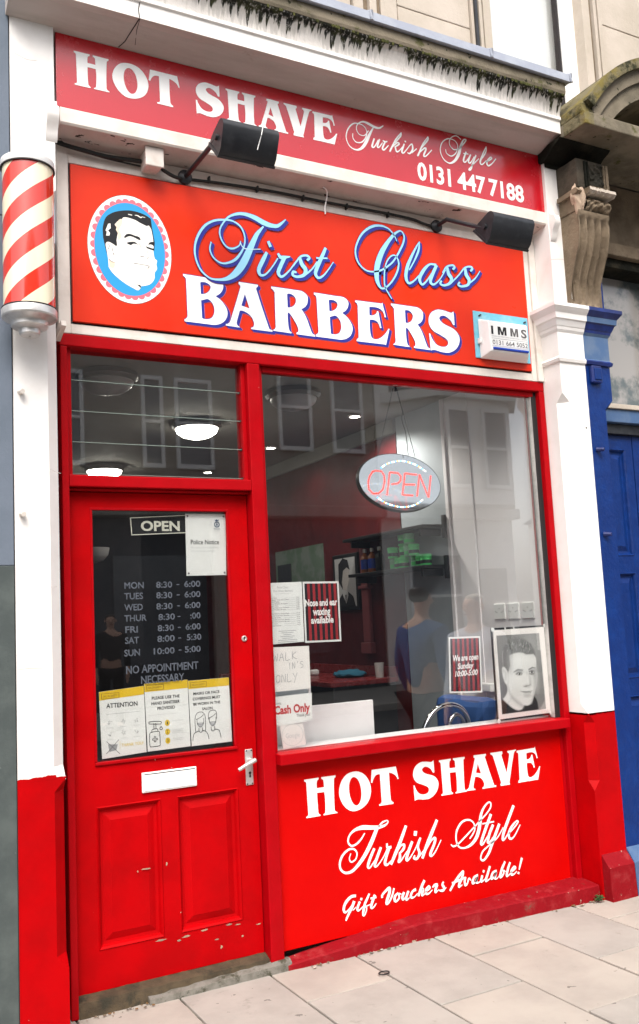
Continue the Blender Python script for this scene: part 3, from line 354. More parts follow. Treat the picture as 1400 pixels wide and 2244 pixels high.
M('moss_clump', (.055, .058, .022), .95, .1, var=(40, (.10, .10, .035), .4, .65), bump=(120, .8, .003)); M('edge_glass', (.20, .25, .22), .3, .5); M('scuff', (.40, .28, .19), .8, .1, var=(60, (.25, .2, .15), .4, .6))
M('lead', (.30, .32, .38), .55, .4, var=(8, (.36, .38, .43), .4, .7), dirt=(18, (.20, .21, .24), .6, .75), bump=(20, .4, .004))
M('grey_blue_wall', (.135, .16, .20), .7, .25, var=(5, (.115, .14, .175), .35, .7), chips=(55, (.25, .28, .3), .75), bump=(70, .4, .003))
M('grey_green_wall', (.060, .072, .070), .75, .25, var=(7, (.085, .10, .095), .4, .7), chips=(60, (.2, .22, .2), .75), bump=(70, .5, .003))
M('blue_paint', (.0012, .020, .125), .42, .25, var=(10, (.0018, .028, .16), .4, .7), chips=(35, (.25, .32, .45), .755), bump=(28, .7, .006))
M('blue_dark', (.004, .012, .09), .4, .5, var=(8, (.010, .030, .18), .4, .7), bump=(40, .3, .003))
M('blue_grey', (.055, .11, .225), .5, .4, var=(8, (.10, .15, .24), .4, .7), bump=(40, .3, .003))
M('black_metal', (.012, .013, .016), .45, .5, var=(18, (.025, .026, .03), .45, .7), bump=(70, .2, .002))
M('cable_black', (.014, .014, .013), .6, .3)
M('lamp_lens', (.62, .60, .56), .15, .5)
M('grey_plastic', (.62, .56, .51), .5, .4, var=(20, (.52, .46, .41), .4, .7))
M('steel', (.62, .60, .58), .28, .5, metal=.9, var=(20, (.5, .48, .46), .4, .7))
M('silver_paint', (.62, .60, .58), .35, .5, metal=.55, var=(25, (.5, .48, .46), .4, .7))
M('chrome', (.75, .75, .77), .06, .5, metal=1)
M('plastic_white', (.80, .79, .77), .35, .5, var=(14, (.74, .72, .69), .5, .8))
M('letter_white', (.86, .85, .83), .4, .4)
M('letter_blue', (.018, .022, .25), .4, .4); M('letter_sky', (.30, .62, .80), .4, .4); M('letter_edge', (.58, .16, .26), .4, .4)
M('dark_line', (.02, .015, .015), .6, .3)
M('emblem_white', (.84, .83, .80), .4, .4); M('emblem_pink', (.78, .15, .20), .4, .4); M('emblem_blue', (.02, .30, .62), .4, .4)
M('ink', (.008, .009, .012), .5, .3); M('face', (.85, .82, .76), .45, .3); M('face_warm', (.82, .66, .50), .45, .3); M('ink_grey', (.12, .11, .11), .5, .3)
M('alarm_blue_plate', (.16, .47, .60), .5, .4, var=(14, (.26, .52, .62), .45, .7))
M('alarm_lens', (.012, .05, .38), .2, .6)
M('bell_dirt', (.42, .36, .31), .6, .3, var=(24, (.30, .25, .21), .4, .65))
M('paper', (.80, .79, .77), .7, .2, var=(5, (.75, .74, .72), .4, .7)); M('paper_warm', (.82, .77, .74), .7, .2)
M('print_black', (.02, .02, .022), .6, .2); M('print_grey', (.36, .36, .37), .6, .2); M('print_pale', (.58, .58, .58), .6, .2)
M('print_yellow', (.74, .50, .03), .6, .2); M('print_red', (.50, .012, .02), .6, .2); M('print_darkred', (.33, .022, .026), .5, .3); M('print_navy', (.02, .06, .14), .6, .2); M('print_maroon', (.014, .009, .012), .5, .3)
M('vinyl_grey', (.075, .085, .105), .6, .3, var=(60, (.05, .058, .07), .4, .7)); M('vinyl_cream', (.72, .70, .60), .5, .3)
M('tone_bg', (.20, .205, .19), .5, .3, var=(9, (.34, .34, .32), .35, .7)); M('tone_skin', (.74, .70, .66), .5, .3, var=(14, (.66, .62, .58), .4, .7))
M('tone_mid', (.19, .19, .17), .5, .3, var=(90, (.42, .41, .38), .42, .62)); M('tone_dark', (.06, .06, .055), .5, .3); M('tone_shadow', (.44, .41, .385), .5, .3); M('tone_shirt', (.010, .016, .013), .5, .3); M('tone_hilite', (.66, .64, .58), .5, .3)
M('black_rubber', (.015, .017, .017), .55, .4)
M('concrete', (.19, .175, .15), .85, .2, var=(20, (.12, .11, .09), .4, .7), dirt=(16, (.05, .048, .03), .50, .64), bump=(50, .8, .008))
M('step_stone', (.085, .060, .034), .75, .3, var=(14, (.05, .036, .021), .35, .65), dirt=(12, (.03, .027, .017), .52, .66), bump=(40, .8, .008))
M('slab', (.345, .315, .28), .85, .2, var=(3.5, (.29, .265, .235), .35, .7), dirt=(9, (.20, .18, .155), .60, .80), chips=(17, (.16, .145, .13), .705), bump=(90, .35, .003))
M('slab_warm', (.37, .33, .285), .85, .2, var=(3, (.31, .275, .24), .35, .7), dirt=(8, (.22, .195, .165), .60, .8), chips=(15, (.17, .15, .13), .705), bump=(90, .35, .003))
M('joint', (.10, .085, .065), .95, .1, var=(14, (.05, .045, .03), .4, .6), dirt=(9, (.30, .27, .23), .5, .62))
M('asphalt', (.05, .05, .052), .85, .3, var=(30, (.065, .065, .066), .4, .7), bump=(200, .6, .005)); M('road_paint', (.70, .69, .66), .7, .3, dirt=(20, (.2, .2, .2), .55, .7))
M('kerb_stone', (.32, .30, .28), .8, .2, var=(20, (.25, .24, .22), .4, .7))
M('litter', (.42, .36, .30), .9, .1); M('leaf_green', (.03, .10, .03), .7, .2)
# interior
M('ceiling_paint', (.30, .29, .27), .8, .2, var=(2, (.27, .26, .24), .4, .7)); M('wall_red', (.085, .004, .006), .6, .3, var=(5, (.06, .003, .005), .4, .7)); M('wall_pink', (.24, .06, .065), .6, .3)
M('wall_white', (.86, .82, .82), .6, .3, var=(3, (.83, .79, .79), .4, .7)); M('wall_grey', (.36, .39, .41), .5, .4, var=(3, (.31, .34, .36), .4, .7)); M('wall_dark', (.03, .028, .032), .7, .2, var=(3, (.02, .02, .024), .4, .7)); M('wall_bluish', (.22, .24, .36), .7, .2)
M('floor_dark', (.10, .09, .085), .5, .4); M('counter_red', (.20, .02, .02), .25, .5); M('black_panel', (.008, .008, .009), .4, .4)
M('green_pot', (.09, .74, .19), .35, .5); M('green_pale', (.25, .62, .33), .5, .4); M('poster_green', (.10, .15, .10), .6, .3, var=(6, (.16, .19, .16), .45, .6)); M('blue_label', (.012, .05, .35), .4, .5); M('amber', (.30, .09, .02), .3, .5); M('cloth_teal', (.03, .13, .20), .8, .1); M('upholstery', (.03, .085, .25), .55, .4, bump=(40, .3, .004)); M('brown', (.16, .085, .03), .5, .4)
M('lamp_dome', (.8, .78, .72), .4, .3, emit=((1, .95, .84), 15.0)); M('dome_off', (.46, .46, .46), .35, .5); M('spot_glow', (.9, .9, .9), .4, .3, emit=((1, .95, .85), 22.0)); M('lamp_ring', (.16, .15, .14), .4, .5)
k = M('acrylic', (.006, .006, .008), .03, .7); k.b.inputs['IOR'].default_value = 5.5; M('acrylic_edge', (.01, .01, .012), .3, .5)
M('led_red', (.6, .02, .02), .3, .5, emit=((1, .04, .03), 1.5)); M('led_blue', (.02, .2, .7), .3, .5, emit=((.1, .45, 1), 1.4)); M('led_white', (.8, .8, .75), .3, .5, emit=((.95, .95, .8), 1.6)); M('led_amber', (.7, .35, .04), .3, .5, emit=((1, .45, .08), 1.0))
# people, street
M('skin', (.50, .30, .22), .6, .3); M('hair_dark', (.03, .022, .018), .7, .2, bump=(120, .6, .004)); M('hair_grey', (.42, .39, .33), .7, .2, bump=(120, .6, .004)); M('navy_cloth', (.05, .10, .22), .85, .1, bump=(60, .4, .004)); M('shirt_pale', (.52, .54, .60), .85, .1, bump=(60, .4, .004)); M('denim', (.04, .085, .21), .85, .1, bump=(90, .4, .003)); M('black_cloth', (.012, .012, .014), .85, .1); M('shoe', (.02, .018, .016), .5, .4)
M('opp_stone', (.35, .325, .285), .85, .2, var=(1.2, (.28, .255, .22), .35, .7), bump=(20, .5, .01)); M('opp_cream', (.86, .83, .79), .7, .3, var=(1.5, (.78, .75, .70), .35, .7)); M('opp_trim', (.82, .81, .79), .6, .3); M('opp_shop', (.05, .055, .065), .5, .4); M('slate', (.07, .075, .085), .7, .3)
M('dark_glass', (.10, .11, .125), .08, .6); M('blind', (.78, .77, .75), .6, .3, var=(2, (.72, .71, .69), .4, .7))
M('fan_glass', (.10, .12, .12), .12, .6, var=(1.6, (.33, .31, .29), .48, .56))  # pale blotches in the colour imitate a reflection on the pane
k = N('glass'); k.t.nodes.remove(k.b)
tr = k.n('ShaderNodeBsdfTransparent'); tr.inputs[0].default_value = (.94, .95, .945, 1); gl = k.n('ShaderNodeBsdfGlossy'); gl.inputs['Roughness'].default_value = .015; gl.inputs[0].default_value = (1, 1, 1, 1)
lw = k.n('ShaderNodeLayerWeight'); lw.inputs[0].default_value = .5; fr = k.math('ADD', .10, k.math('MULTIPLY', k.math('POWER', lw.outputs['Facing'], 4.0), .9)); ms = k.n('ShaderNodeMixShader')
k.l(fr, ms.inputs[0]); k.l(tr.outputs[0], ms.inputs[1]); k.l(gl.outputs[0], ms.inputs[2]); k.l(ms.outputs[0], k.t.nodes['Material Output'].inputs[0]); MT['glass'] = k.m
# barber-pole stripes: helix of the pole's own angle and height
k = M('pole_stripe', (.8, .7, .5), .12, .6, coat=.6)
PX_, PY_ = -.176, -.262
X = k.xyz(); ang = k.math('DIVIDE', k.math('ARCTAN2', k.math('SUBTRACT', X[1], PY_), k.math('SUBTRACT', X[0], PX_)), 2*pi)
ph = k.math('FRACT', k.math('ADD', k.math('SUBTRACT', k.math('MULTIPLY', X[2], 5.9), k.math('MULTIPLY', ang, 3.0)), 20.12))
f = k.math('MULTIPLY', k.ramp(ph, .495, .505), k.ramp(ph, 1.0, .99))
k.l(k.mix(f, (.82, .73, .52), (.62, .030, .012)), k.b.inputs['Base Color'])

k = M('halftone', (.5, .5, .5), .5, .3); q = k.n('ShaderNodeAttribute', attribute_name='tone'); k.l(q.outputs['Color'], k.b.inputs['Base Color'])
# ------------------------------------------------------------------ ground
g = MB(); g.box(-60, 60, -2.9, .12, -.30, -.012, 'joint'); pave = None
rng = random.Random(5)
xs = [.02+.4145*i for i in range(-9, 21)]
for i, x in enumerate(xs):
    off = -.365 if i % 2 else -.70
    y = off
    ys = [.16, off]
    while ys[-1] > -2.55: ys.append(ys[-1]-.70)
    ys[-1] = -2.62
    for a, b in zip(ys, ys[1:]):
        dz = rng.uniform(-.0025, .0025); w1, w2 = rng.uniform(.0028, .0055), rng.uniform(.0028, .0055)
        g.box(x+w1, x+.4145-w2, b+w1, a-w2, -.09, dz, 'slab' if rng.random() < .55 else 'slab_warm', .004)
tag(g.build('pavement', loc=(0, -1, 0)), kind='structure')
g = MB()
for i in range(-20, 22): g.box(i*.92, i*.92+.914, -3.08, -2.905, -.35, -.005, 'kerb_stone', .015)
tag(g.build('kerb', loc=(0, -3, 0)), kind='structure')
g = MB(); g.box(-300, 300, -9.9, -3.085, -.4, -.125, 'asphalt')
for i in range(-30, 30): g.box(i*3.0, i*3.0+1.6, -6.56, -6.44, -.13, -.121, 'road_paint')
tag(g.build('road', loc=(0, -6.5, -.12)), kind='structure')
g = MB(); g.box(-60, 60, -13.2, -9.905, -.3, -.005, 'slab', .02); tag(g.build('far_pavement', loc=(0, -11.5, 0)), kind='structure')
g = MB(); g.box(-900, 900, -900, 900, -1.2, -.45, 'asphalt'); tag(g.build('ground', loc=(0, 0, -.5)), kind='structure')

# ------------------------------------------------------------------ pilasters with chamfered corners
def pilaster(mb, x0, x1, z0, z1, zc0, zc1, mat, cl=True, cr=True, yf=-.14, yb=.02, ch=.045):
    """plain shaft; between zc0 and zc1 its front corners are chamfered with pointed stops"""
    def sec(c0, c1): return [(x0, yb), (x0, yf+c0), (x0+c0, yf), (x1-c1, yf), (x1, yf+c1), (x1, yb)]
    L = [(z0, 0), (zc0-.05, 0), (zc0, 1), (zc1, 1), (zc1+.05, 0), (z1, 0)]
    e = .0008; vs = []
    for z, k_ in L: vs += [(a, b, z) for a, b in sec(max(e, ch*k_) if cl else e, max(e, ch*k_) if cr else e)]
    n = 6; mb.add(vs, [(i*n+j, i*n+j+1, (i+1)*n+j+1, (i+1)*n+j) for i in range(len(L)-1) for j in range(n-1)], mat)
    mb.add(vs[-n:], [tuple(range(n))], mat); return mb
lp = thing('pilaster', 'white painted pilaster with red lower part beside the door, under the striped pole', 'pilaster', (-.13, -.06, 0))
m = MB(); pilaster(m, -.22, -.038, .962, 4.10, 1.0, 3.3, 'white_paint', cl=False); m.build('shaft', lp)
m = MB(); pilaster(m, -.2205, -.0372, -.02, .961, .30, .905, 'red_gloss', cl=False, yf=-.1405, yb=.02)
m.build('painted_base', lp)
for z in (2.476, 1.986):
    m = MB(); m.tube([(-.192, -.14, z), (-.19, -.175, z-.006)], [.013, .010], 'white_trim', 8); m.build('bracket_stub', lp)
# mouldings where the shutter box meets it
CORB = [(-.139, 3.742), (-.146, 3.742), (-.150, 3.725), (-.162, 3.712), (-.180, 3.703), (-.190, 3.688), (-.192, 3.668), (-.186, 3.648), (-.174, 3.630), (-.162, 3.612), (-.155, 3.592), (-.150, 3.572), (-.139, 3.560)]
m = MB(); m.sweep_x(CORB, -.078, -.030, 'white_paint', True); m.build('moulded_block', lp)

rng = random.Random(17)
m = MB(); up = [(-.2200+i*.0058, .966+.0015*sin(i*.7)+.0002*i+rng.uniform(-.0008, .001)) for i in range(26)]; m.flat([[(-.2200, .955)]+[(-.075, .955)]+up[::-1]], -.1409, 'red_gloss'); m.build('paint_edge', lp)
for p in ([(-.215, 1.38), (-.17, 1.383), (-.12, 1.379)], [(-.08, 2.165), (-.06, 2.157), (-.038, 2.150)], [(-.10, 1.70), (-.085, 1.694), (-.06, 1.696)], [(-.20, 3.92), (-.15, 3.905), (-.11, 3.91)]): m = MB(); m.ribbon([(a, b, .0016) for a, b in p], -.1406, 'soffit_paint', 4); m.build('hairline_crack', lp)
rp = thing('pilaster', 'white and blue party pilaster right of the shop window, red at its foot', 'pilaster', (2.89, -.06, 0))
m = MB(); pilaster(m, 2.70, 2.89, .94, 4.08, 1.0, 2.64, 'white_paint', cr=False, ch=.05); m.build('shaft', rp)
m = MB(); pilaster(m, 2.6995, 2.8905, -.03, .939, .60, .90, 'red_gloss', cr=False, yf=-.1405, ch=.04)
m.prism([(-.03, -.05), (-.03, .165), (-.14, .225), (-.19, .165), (-.20, -.05)], 2.71, 2.888, 'red_worn', 'x'); m.build('painted_base', rp)
m = MB(); pilaster(m, 2.8905, 3.08, -.03, 4.08, .5, 2.62, 'blue_paint', cl=False, yf=-.139, ch=.06)
m.prism([(-.03, -.05), (-.03, .165), (-.14, .235), (-.19, .165), (-.20, -.05)], 2.892, 3.09, 'blue_grey', 'x'); m.build('blue_half', rp)
m = MB(); up = [(2.752+i*.0055, .942+.002*sin(i*.9)+rng.uniform(-.001, .0015)) for i in range(26)]; m.flat([[(2.752, .935), (2.889, .935)]+up[::-1]], -.1409, 'red_gloss'); m.build('paint_edge', rp)
for p in ([(2.70, 3.455), (2.74, 3.462), (2.79, 3.468), (2.81, 3.47)], [(2.76, 1.43), (2.81, 1.432), (2.86, 1.43)]): m = MB(); m.ribbon([(a, b, .0022) for a, b in p], -.1408, 'soffit_paint', 4); m.build('hairline_crack', rp)
# capital: stepped mouldings carried round front and left side
def capital(mb, x0, x1, mat, left, mat2=None):
    prof = [(0.0, 2.865), (.010, 2.868), (.015, 2.885), (.005, 2.895), (.002, 2.90), (.002, 3.035), (.012, 3.05), (.016, 3.065), (.020, 3.07), (.032, 3.10), (.040, 3.105), (.043, 3.135), (.055, 3.15), (.066, 3.165), (.066, 3.185), (0, 3.20)]
    vs = []
    for o, z in prof:
        vs += ([(x0-o, .02, z), (x0-o, -.1405-o, z)] if left else [(x0, .02, z), (x0, -.1405-o, z)]) + ([(x1, -.1405-o, z)] if left else [(x1+o, -.1405-o, z), (x1+o, .02, z)])
        if left: vs += []
    w = 3 if left else 4
    ms = [mat]*len(prof)
    for i in range(len(prof)-1):
        mm = mat if not mat2 else (mat2 if prof[i][1] < 3.05 or 3.105 <= prof[i][1] < 3.13 else mat)
        if mat2 and prof[i][1] < 2.89: mm = mat
        mb.add(vs[i*w:(i+2)*w], [(j, j+1, w+j+1, w+j) for j in range(w-1)], mm)
m = MB(); capital(m, 2.70, 2.8895, 'white_paint', True); m.build('capital', rp)
m = MB(); capital(m, 2.8895, 3.08, 'blue_dark', False, 'blue_grey'); m.build('capital', rp)
m = MB(); m.box(2.915, 2.99, -.166, -.138, 2.76, 2.86, 'blue_dark', .008); m.box(2.93, 2.985, -.172, -.16, 2.775, 2.845, 'blue_paint', .006); m.build('bracket_plate', rp)
for z in (2.381, 1.906):
    m = MB(); m.tube([(2.925, -.138, z), (2.945, -.175, z-.004)], [.014, .011], 'blue_dark', 8); m.build('bracket_stub', rp)
m = MB()
for z in (2.50,): m.tube([(2.856, -.1405, z), (2.856, -.144, z)], .004, 'dark_line', 6)
m.build('screw_hole', rp)

# ------------------------------------------------------------------ carved console bracket on the right pilaster
cb = thing('console_bracket', 'weathered fluted stone scroll bracket with broken corner above the party pilaster', 'bracket', (2.885, -.14, 3.2))
prof = [(3.20, -.168), (3.25, -.168), (3.31, -.178), (3.37, -.200), (3.43, -.226), (3.455, -.236), (3.470, -.246), (3.52, -.263), (3.58, -.277), (3.635, -.281), (3.67, -.274), (3.685, -.285), (3.705, -.285)]
CX0, CX1 = 2.79, 3.025
m = MB(); nf = 4; nseg = 81; vs = []
for z, y in prof:
    t_ = (z-3.20)/.5; ww = 1 - .05*(1-t_)
    for j in range(nseg):
        u = j/(nseg-1); q_ = ((u-.04)/.92*nf) % 1 if .04 < u < .96 else 0
        d = .036*max(0, sin(pi*q_))**1.1 if (3.21 < z < 3.46 or 3.465 < z < 3.66) else 0
        vs.append((CX0+(CX1-CX0)*((u-.5)*ww+.5), y + d, z))
m.add(vs, [(i*nseg+j, i*nseg+j+1, (i+1)*nseg+j+1, (i+1)*nseg+j) for i in range(len(prof)-1) for j in range(nseg-1)], 'stone_dark', True)
for sx in (0, nseg-1):
    L_ = [(vs[i*nseg+sx][1], vs[i*nseg+sx][2]) for i in range(len(prof))]
    pl = L_ + [(-.10, 3.705), (-.10, 3.20)]; tri = tessellate_polygon([[Vector((a, b, 0)) for a, b in pl]])
    x = CX0+.005 if sx == 0 else CX1-.005
    m.add([(x, a, b) for a, b in pl], list(tri), 'stone_dark')
m.build('fluted_scroll', cb, sharp=60)
def relief(mb, x0, x1, z0, z1, yf, amp, nx, nz, mat, fx, fz, bulge=0, seed=0):
    """carved foliage: a dense irregular relief on a grid"""
    vs = []; rg = random.Random(seed); ph_ = [rg.uniform(0, 6) for _ in range(6)]
    for j in range(nz+1):
        for i in range(nx+1):
            u, v = i/nx, j/nz; x = x0+(x1-x0)*u; z = z0+(z1-z0)*v
            h = sin(fx*u*pi+ph_[0]+1.5*sin(fz*v*pi*.5+ph_[1]))*sin(fz*v*pi+ph_[2]+1.3*sin(fx*u*pi*.6+ph_[3]))+.45*sin(2.3*fx*u+3.1*fz*v+ph_[4])
            e = min(u, 1-u, v, 1-v); h = max(-.6, min(1, h*1.6)) if e > .02 else 0
            vs.append((x, yf-bulge*sin(pi*v)-amp*h, z))
    mb.add(vs, [(j*(nx+1)+i, j*(nx+1)+i+1, (j+1)*(nx+1)+i+1, (j+1)*(nx+1)+i) for j in range(nz) for i in range(nx)], mat, True)
m = MB(); relief(m, CX0+.055, CX1+.004, 3.705, 3.79, -.268, .011, 60, 26, 'stone_dark', 7, 3, .035, 4)
m.box(CX0+.05, CX1+.002, -.262, -.10, 3.704, 3.792, 'stone_dark', .003); m.build('carved_roll', cb, sharp=80)
m = MB(); n_ = 30; rg = random.Random(3); vs = []
for i in range(n_+1):
    x = CX0+.050+(CX1+.014-CX0-.050)*i/n_; j = rg.uniform(-.006, .004) if 2 < i < 22 else 0
    vs += [(x, -.15, 3.795), (x, -.320-j, 3.797+.004*sin(i)), (x, -.338-j, 3.808), (x, -.335-j*.5, 3.826+j*.5), (x, -.15, 3.834)]
m.add(vs, [(i*5+j, i*5+j+1, i*5+6+j, i*5+5+j) for i in range(n_) for j in range(4)], 'stone', False); m.add(vs[:5], [(0, 1, 2, 3, 4)], 'stone_dark'); m.add(vs[-5:], [(4, 3, 2, 1, 0)], 'stone_dark')
m.prism([(-.30, 3.79), (-.315, 3.80), (-.30, 3.822), (-.15, 3.815), (-.15, 3.79)], CX0-.022, CX0+.012, 'stone_dark', 'x'); m.build('ledge', cb)
m = MB(); m.box(CX0, CX1, -.298, -.10, 3.83, 4.0, 'stone_sooty', .004); m.box(CX0, CX0+.056, -.262, -.10, 3.706, 3.83, 'stone_dark', .004)
for a, b in ((.052, .066), (.074, .082), (.196, .204), (.212, .232)): m.box(CX0+a, CX0+b, -.309, -.29, 3.84, 3.99, 'stone_dark' if a > .1 else 'stone_black', .003)
m.box(CX0+.083, CX0+.195, -.307, -.29, 3.838, 3.85, 'stone_dark', .003)
relief(m, CX0+.083, CX0+.195, 3.852, 3.985, -.298, .010, 36, 40, 'stone_sooty', 5, 5, 0, 8); m.build('carved_panel', cb, sharp=80)
m = MB()    # pale scar where the corner of the bracket has broken off
bm = bmesh.new(); bmesh.ops.create_icosphere(bm, subdivisions=4, radius=1)
for v in bm.verts:
    n_ = 1+.10*sin(5*v.co.x+3*v.co.z)+.08*sin(7*v.co.z+5*v.co.y)+.05*sin(15*v.co.z+9*v.co.x); w_ = .030*(1+.5*math.exp(-((v.co.z+.1)/.35)**2)); v.co = Vector((CX0+.026+v.co.x*w_*n_, -.268+v.co.y*.030*n_, 3.80+v.co.z*.118*n_))
m.bm(bm, 'stone_bare', True); m.build('broken_corner', cb)
m = MB(); m.box(2.705, 3.08, -.155, .02, 4.0, 4.04, 'stone_black', .006); m.box(2.835, 3.05, -.155, .02, 3.20, 4.0, 'stone_dark')
m.sweep_x([(.02, 4.04), (-.16, 4.02), (-.20, 4.035), (-.245, 4.07), (-.285, 4.085), (-.30, 4.098), (.02, 4.098)], 2.68, 3.065, 'stone_black', True)
m.build('backing_block', cb)

# ------------------------------------------------------------------ hood pediment over the neighbour's door
hp = thing('pediment', 'mossy curved stone pediment over the blue doorway next door', 'pediment', (3.5, -.2, 4.1))
m = MB(); m.box(2.71, 4.35, -.468, .02, 4.100, 4.172, 'moss_stone', .006); m.box(2.7095, 2.78, -.4685, -.30, 4.1005, 4.171, 'moss_yellow', .005)
m.build('entablature_slab', hp)
def arc_band(mb, r0, r1, y0, y1, mat, cx=3.52, cz=3.70, a0=146, a1=30, seg=40):
    vs = []
    for i in range(seg+1):
        a = R(a0+(a1-a0)*i/seg)
        for r, y in ((r0, y0), (r1, y0), (r1, y1), (r0, y1)): vs.append((cx+r*cos(a), y, cz+r*sin(a)))
    mb.add(vs, [(i*4+j, i*4+(j+1) % 4, i*4+4+(j+1) % 4, i*4+4+j) for i in range(seg) for j in range(4)], mat, False)
    mb.add(vs[:4], [(0, 1, 2, 3)], mat); mb.add(vs[-4:], [(3, 2, 1, 0)], mat)
m = MB(); arc_band(m, .745, .83, -.43, .02, 'moss_stone'); arc_band(m, .8305, .90, -.45, .02, 'moss_stone'); arc_band(m, .9005, .955, -.482, .02, 'moss_yellow')
m.build('arched_moulding', hp)
m = MB(); m.box(2.712, 2.80, -.45, .02, 4.172, 4.235, 'moss_yellow', .01); m.build('corner_block', hp)
m = MB(); m.box(2.9, 4.2, -.02, .02, 4.172, 4.5, 'stone_black'); m.build('tympanum', hp)

# ------------------------------------------------------------------ cornice
co = thing('cornice', 'white painted shop cornice with black moss drips and grey lead flashing on top', 'cornice', (1.3, -.15, 4.08))
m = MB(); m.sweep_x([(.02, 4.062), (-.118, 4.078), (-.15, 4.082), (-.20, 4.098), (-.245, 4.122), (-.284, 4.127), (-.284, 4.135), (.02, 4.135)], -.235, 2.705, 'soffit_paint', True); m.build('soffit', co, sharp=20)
m = MB(); m.sweep_x([(.02, 4.135), (-.286, 4.127), (-.286, 4.196), (-.296, 4.203), (-.296, 4.220), (.02, 4.220)], -.235, 2.706, 'white_paint'); m.build('white_fascia', co)
m = MB(); m.sweep_x([(.02, 4.2205), (-.290, 4.2205), (-.292, 4.245), (-.300, 4.275), (-.316, 4.305), (-.335, 4.322), (-.338, 4.330), (.02, 4.330)], -.235, 2.706, 'mossy_cove', True); m.build('mossy_cove', co, sharp=20)
m = MB(); m.sweep_x([(.02, 4.3305), (-.340, 4.3305), (-.345, 4.345), (-.343, 4.395), (.02, 4.40)], -.235, 2.71, 'moss_stone'); m.build('stone_course', co)
m = MB()
for a, b in ((-.235, .62), (.626, 1.44), (1.446, 2.18), (2.186, 2.735)):
    m.sweep_x([(.02, 4.44), (.02, 4.401), (-.352, 4.396), (-.358, 4.392), (-.366, 4.396), (-.362, 4.442), (-.35, 4.449)], a, b, 'lead', False)
    m.tube([(b, -.366, 4.394), (b, -.366, 4.44), (b, -.34, 4.452)], .010, 'lead', 8)
m.build('lead_flashing', co)
# moss clumps along the drip edge
m = MB(); rng = random.Random(2)
for i in range(170):
    x = rng.uniform(-.2, 2.70); dens = .5+.5*sin(x*4.1+1)*sin(x*1.7)
    if rng.random() > .35+.65*dens: continue
    r_ = rng.uniform(.002, .0045); q_ = rng.uniform(1.2, 3); bm = bmesh.new(); bmesh.ops.create_icosphere(bm, subdivisions=2, radius=1)
    for v in bm.verts: v.co = Vector((x+v.co.x*r_*q_, -.340+v.co.y*r_*.6, 4.328+rng.uniform(-.012, .006)+v.co.z*r_))
    m.bm(bm, 'moss_clump', True)
m.build('moss', co)
# hairline cracks in the cornice by the left end
m = MB()
pt = [(.30, -.287, 4.20), (.292, -.2875, 4.165), (.297, -.2875, 4.128)]; m.tube(pt, .0022, 'dark_line', 5)
m.tube([(.297, -.284, 4.125), (.292, -.243, 4.1195), (.276, -.20, 4.0965), (.268, -.165, 4.0845), (.25, -.125, 4.077)], .0022, 'dark_line', 5)
m.tube([(.30, -.284, 4.1265), (.303, -.225, 4.110), (.315, -.16, 4.083)], .0012, 'dark_line', 5)
m.build('crack', co)

# ------------------------------------------------------------------ upper tenement wall with window
tw = thing('tenement_wall', 'sandstone tenement wall with a white window above the shop cornice', 'building', (1.6, .3, 4.4))
m = MB()
for a, b in ((-4.0, 1.62), (1.93, 2.44), (3.52, 8.0)):
    zz = 4.30
    for i, h in enumerate((.62, .34, .36, .36, .36, .36, .36, .36)):
        m.box(a, b, .10, .5, zz+.003, zz+h-.003, 'stone', .004); zz += h
m.box(-4, 2.598, .112, .5, 4.2, 7.4, 'stone_dark'); m.box(3.362, 8, .112, .5, 4.2, 7.4, 'stone_dark'); m.box(2.5981, 3.3619, .112, .5, 4.2, 4.345, 'stone_dark')
m.build('wall', tw)
def surround(x0, x1, flip=1):
    m = MB(); w = (x1-x0)
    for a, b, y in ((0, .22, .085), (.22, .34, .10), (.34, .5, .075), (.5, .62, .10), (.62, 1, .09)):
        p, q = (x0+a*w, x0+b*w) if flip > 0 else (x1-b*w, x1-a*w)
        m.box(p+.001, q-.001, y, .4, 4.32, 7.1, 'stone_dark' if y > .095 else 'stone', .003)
    return m
surround(2.445, 2.60).build('window_surround', tw); surround(3.36, 3.53, -1).build('window_surround', tw); surround(1.63, 1.92).build('window_surround', tw)
m = MB(); m.box(2.463, 2.482, .07, .09, 4.32, 7.1, 'black_metal'); m.build('groove_shade_strip', tw)  # black strip standing in for the shade of the jamb groove
wf = MB(); wf.box(2.60, 2.645, .17, .24, 4.34, 7.0, 'opp_trim', .004); wf.box(3.29, 3.365, .17, .24, 4.34, 7.0, 'opp_trim', .004); wf.box(2.646, 3.289, .17, .24, 4.34, 4.40, 'opp_trim', .004)
wf = wf.build('window_frame', tw)
m = MB(); m.quad((2.64, .205, 4.40), (3.30, .205, 4.40), (3.30, .205, 7.0), (2.64, .205, 7.0), 'glass'); m.build('pane', wf)
m = MB(); m.box(2.62, 3.33, .26, .275, 4.40, 7.0, 'blind'); m.build('blind', wf)
m = MB(); m.box(3.205, 3.222, .165, .20, 4.38, 7.0, 'dark_line'); m.box(3.224, 3.288, .155, .20, 4.38, 7.0, 'opp_trim', .003); m.build('sash_stile', wf)


# ------------------------------------------------------------------ neighbours
ln = thing('neighbour_wall', 'blue grey painted wall at the left edge with a darker green grey lower part', 'wall', (-.8, -.06, 0))
m = MB(); m.box(-1.6, -.2225, -.142, .02, 1.782, 3.2, 'grey_blue_wall', .003); m.box(-1.6, -.2225, -.142, .02, 3.204, 6, 'grey_blue_wall', .003); m.build('upper_part', ln)
m = MB(); m.box(-1.6, -.2225, -.1435, .02, -.02, 1.781, 'grey_green_wall', .003); m.build('lower_part', ln)
m = MB(); m.box(-.2222, -.2202, -.1425, 0, 0, 4.08, 'dark_line'); m.build('joint_crack', ln)

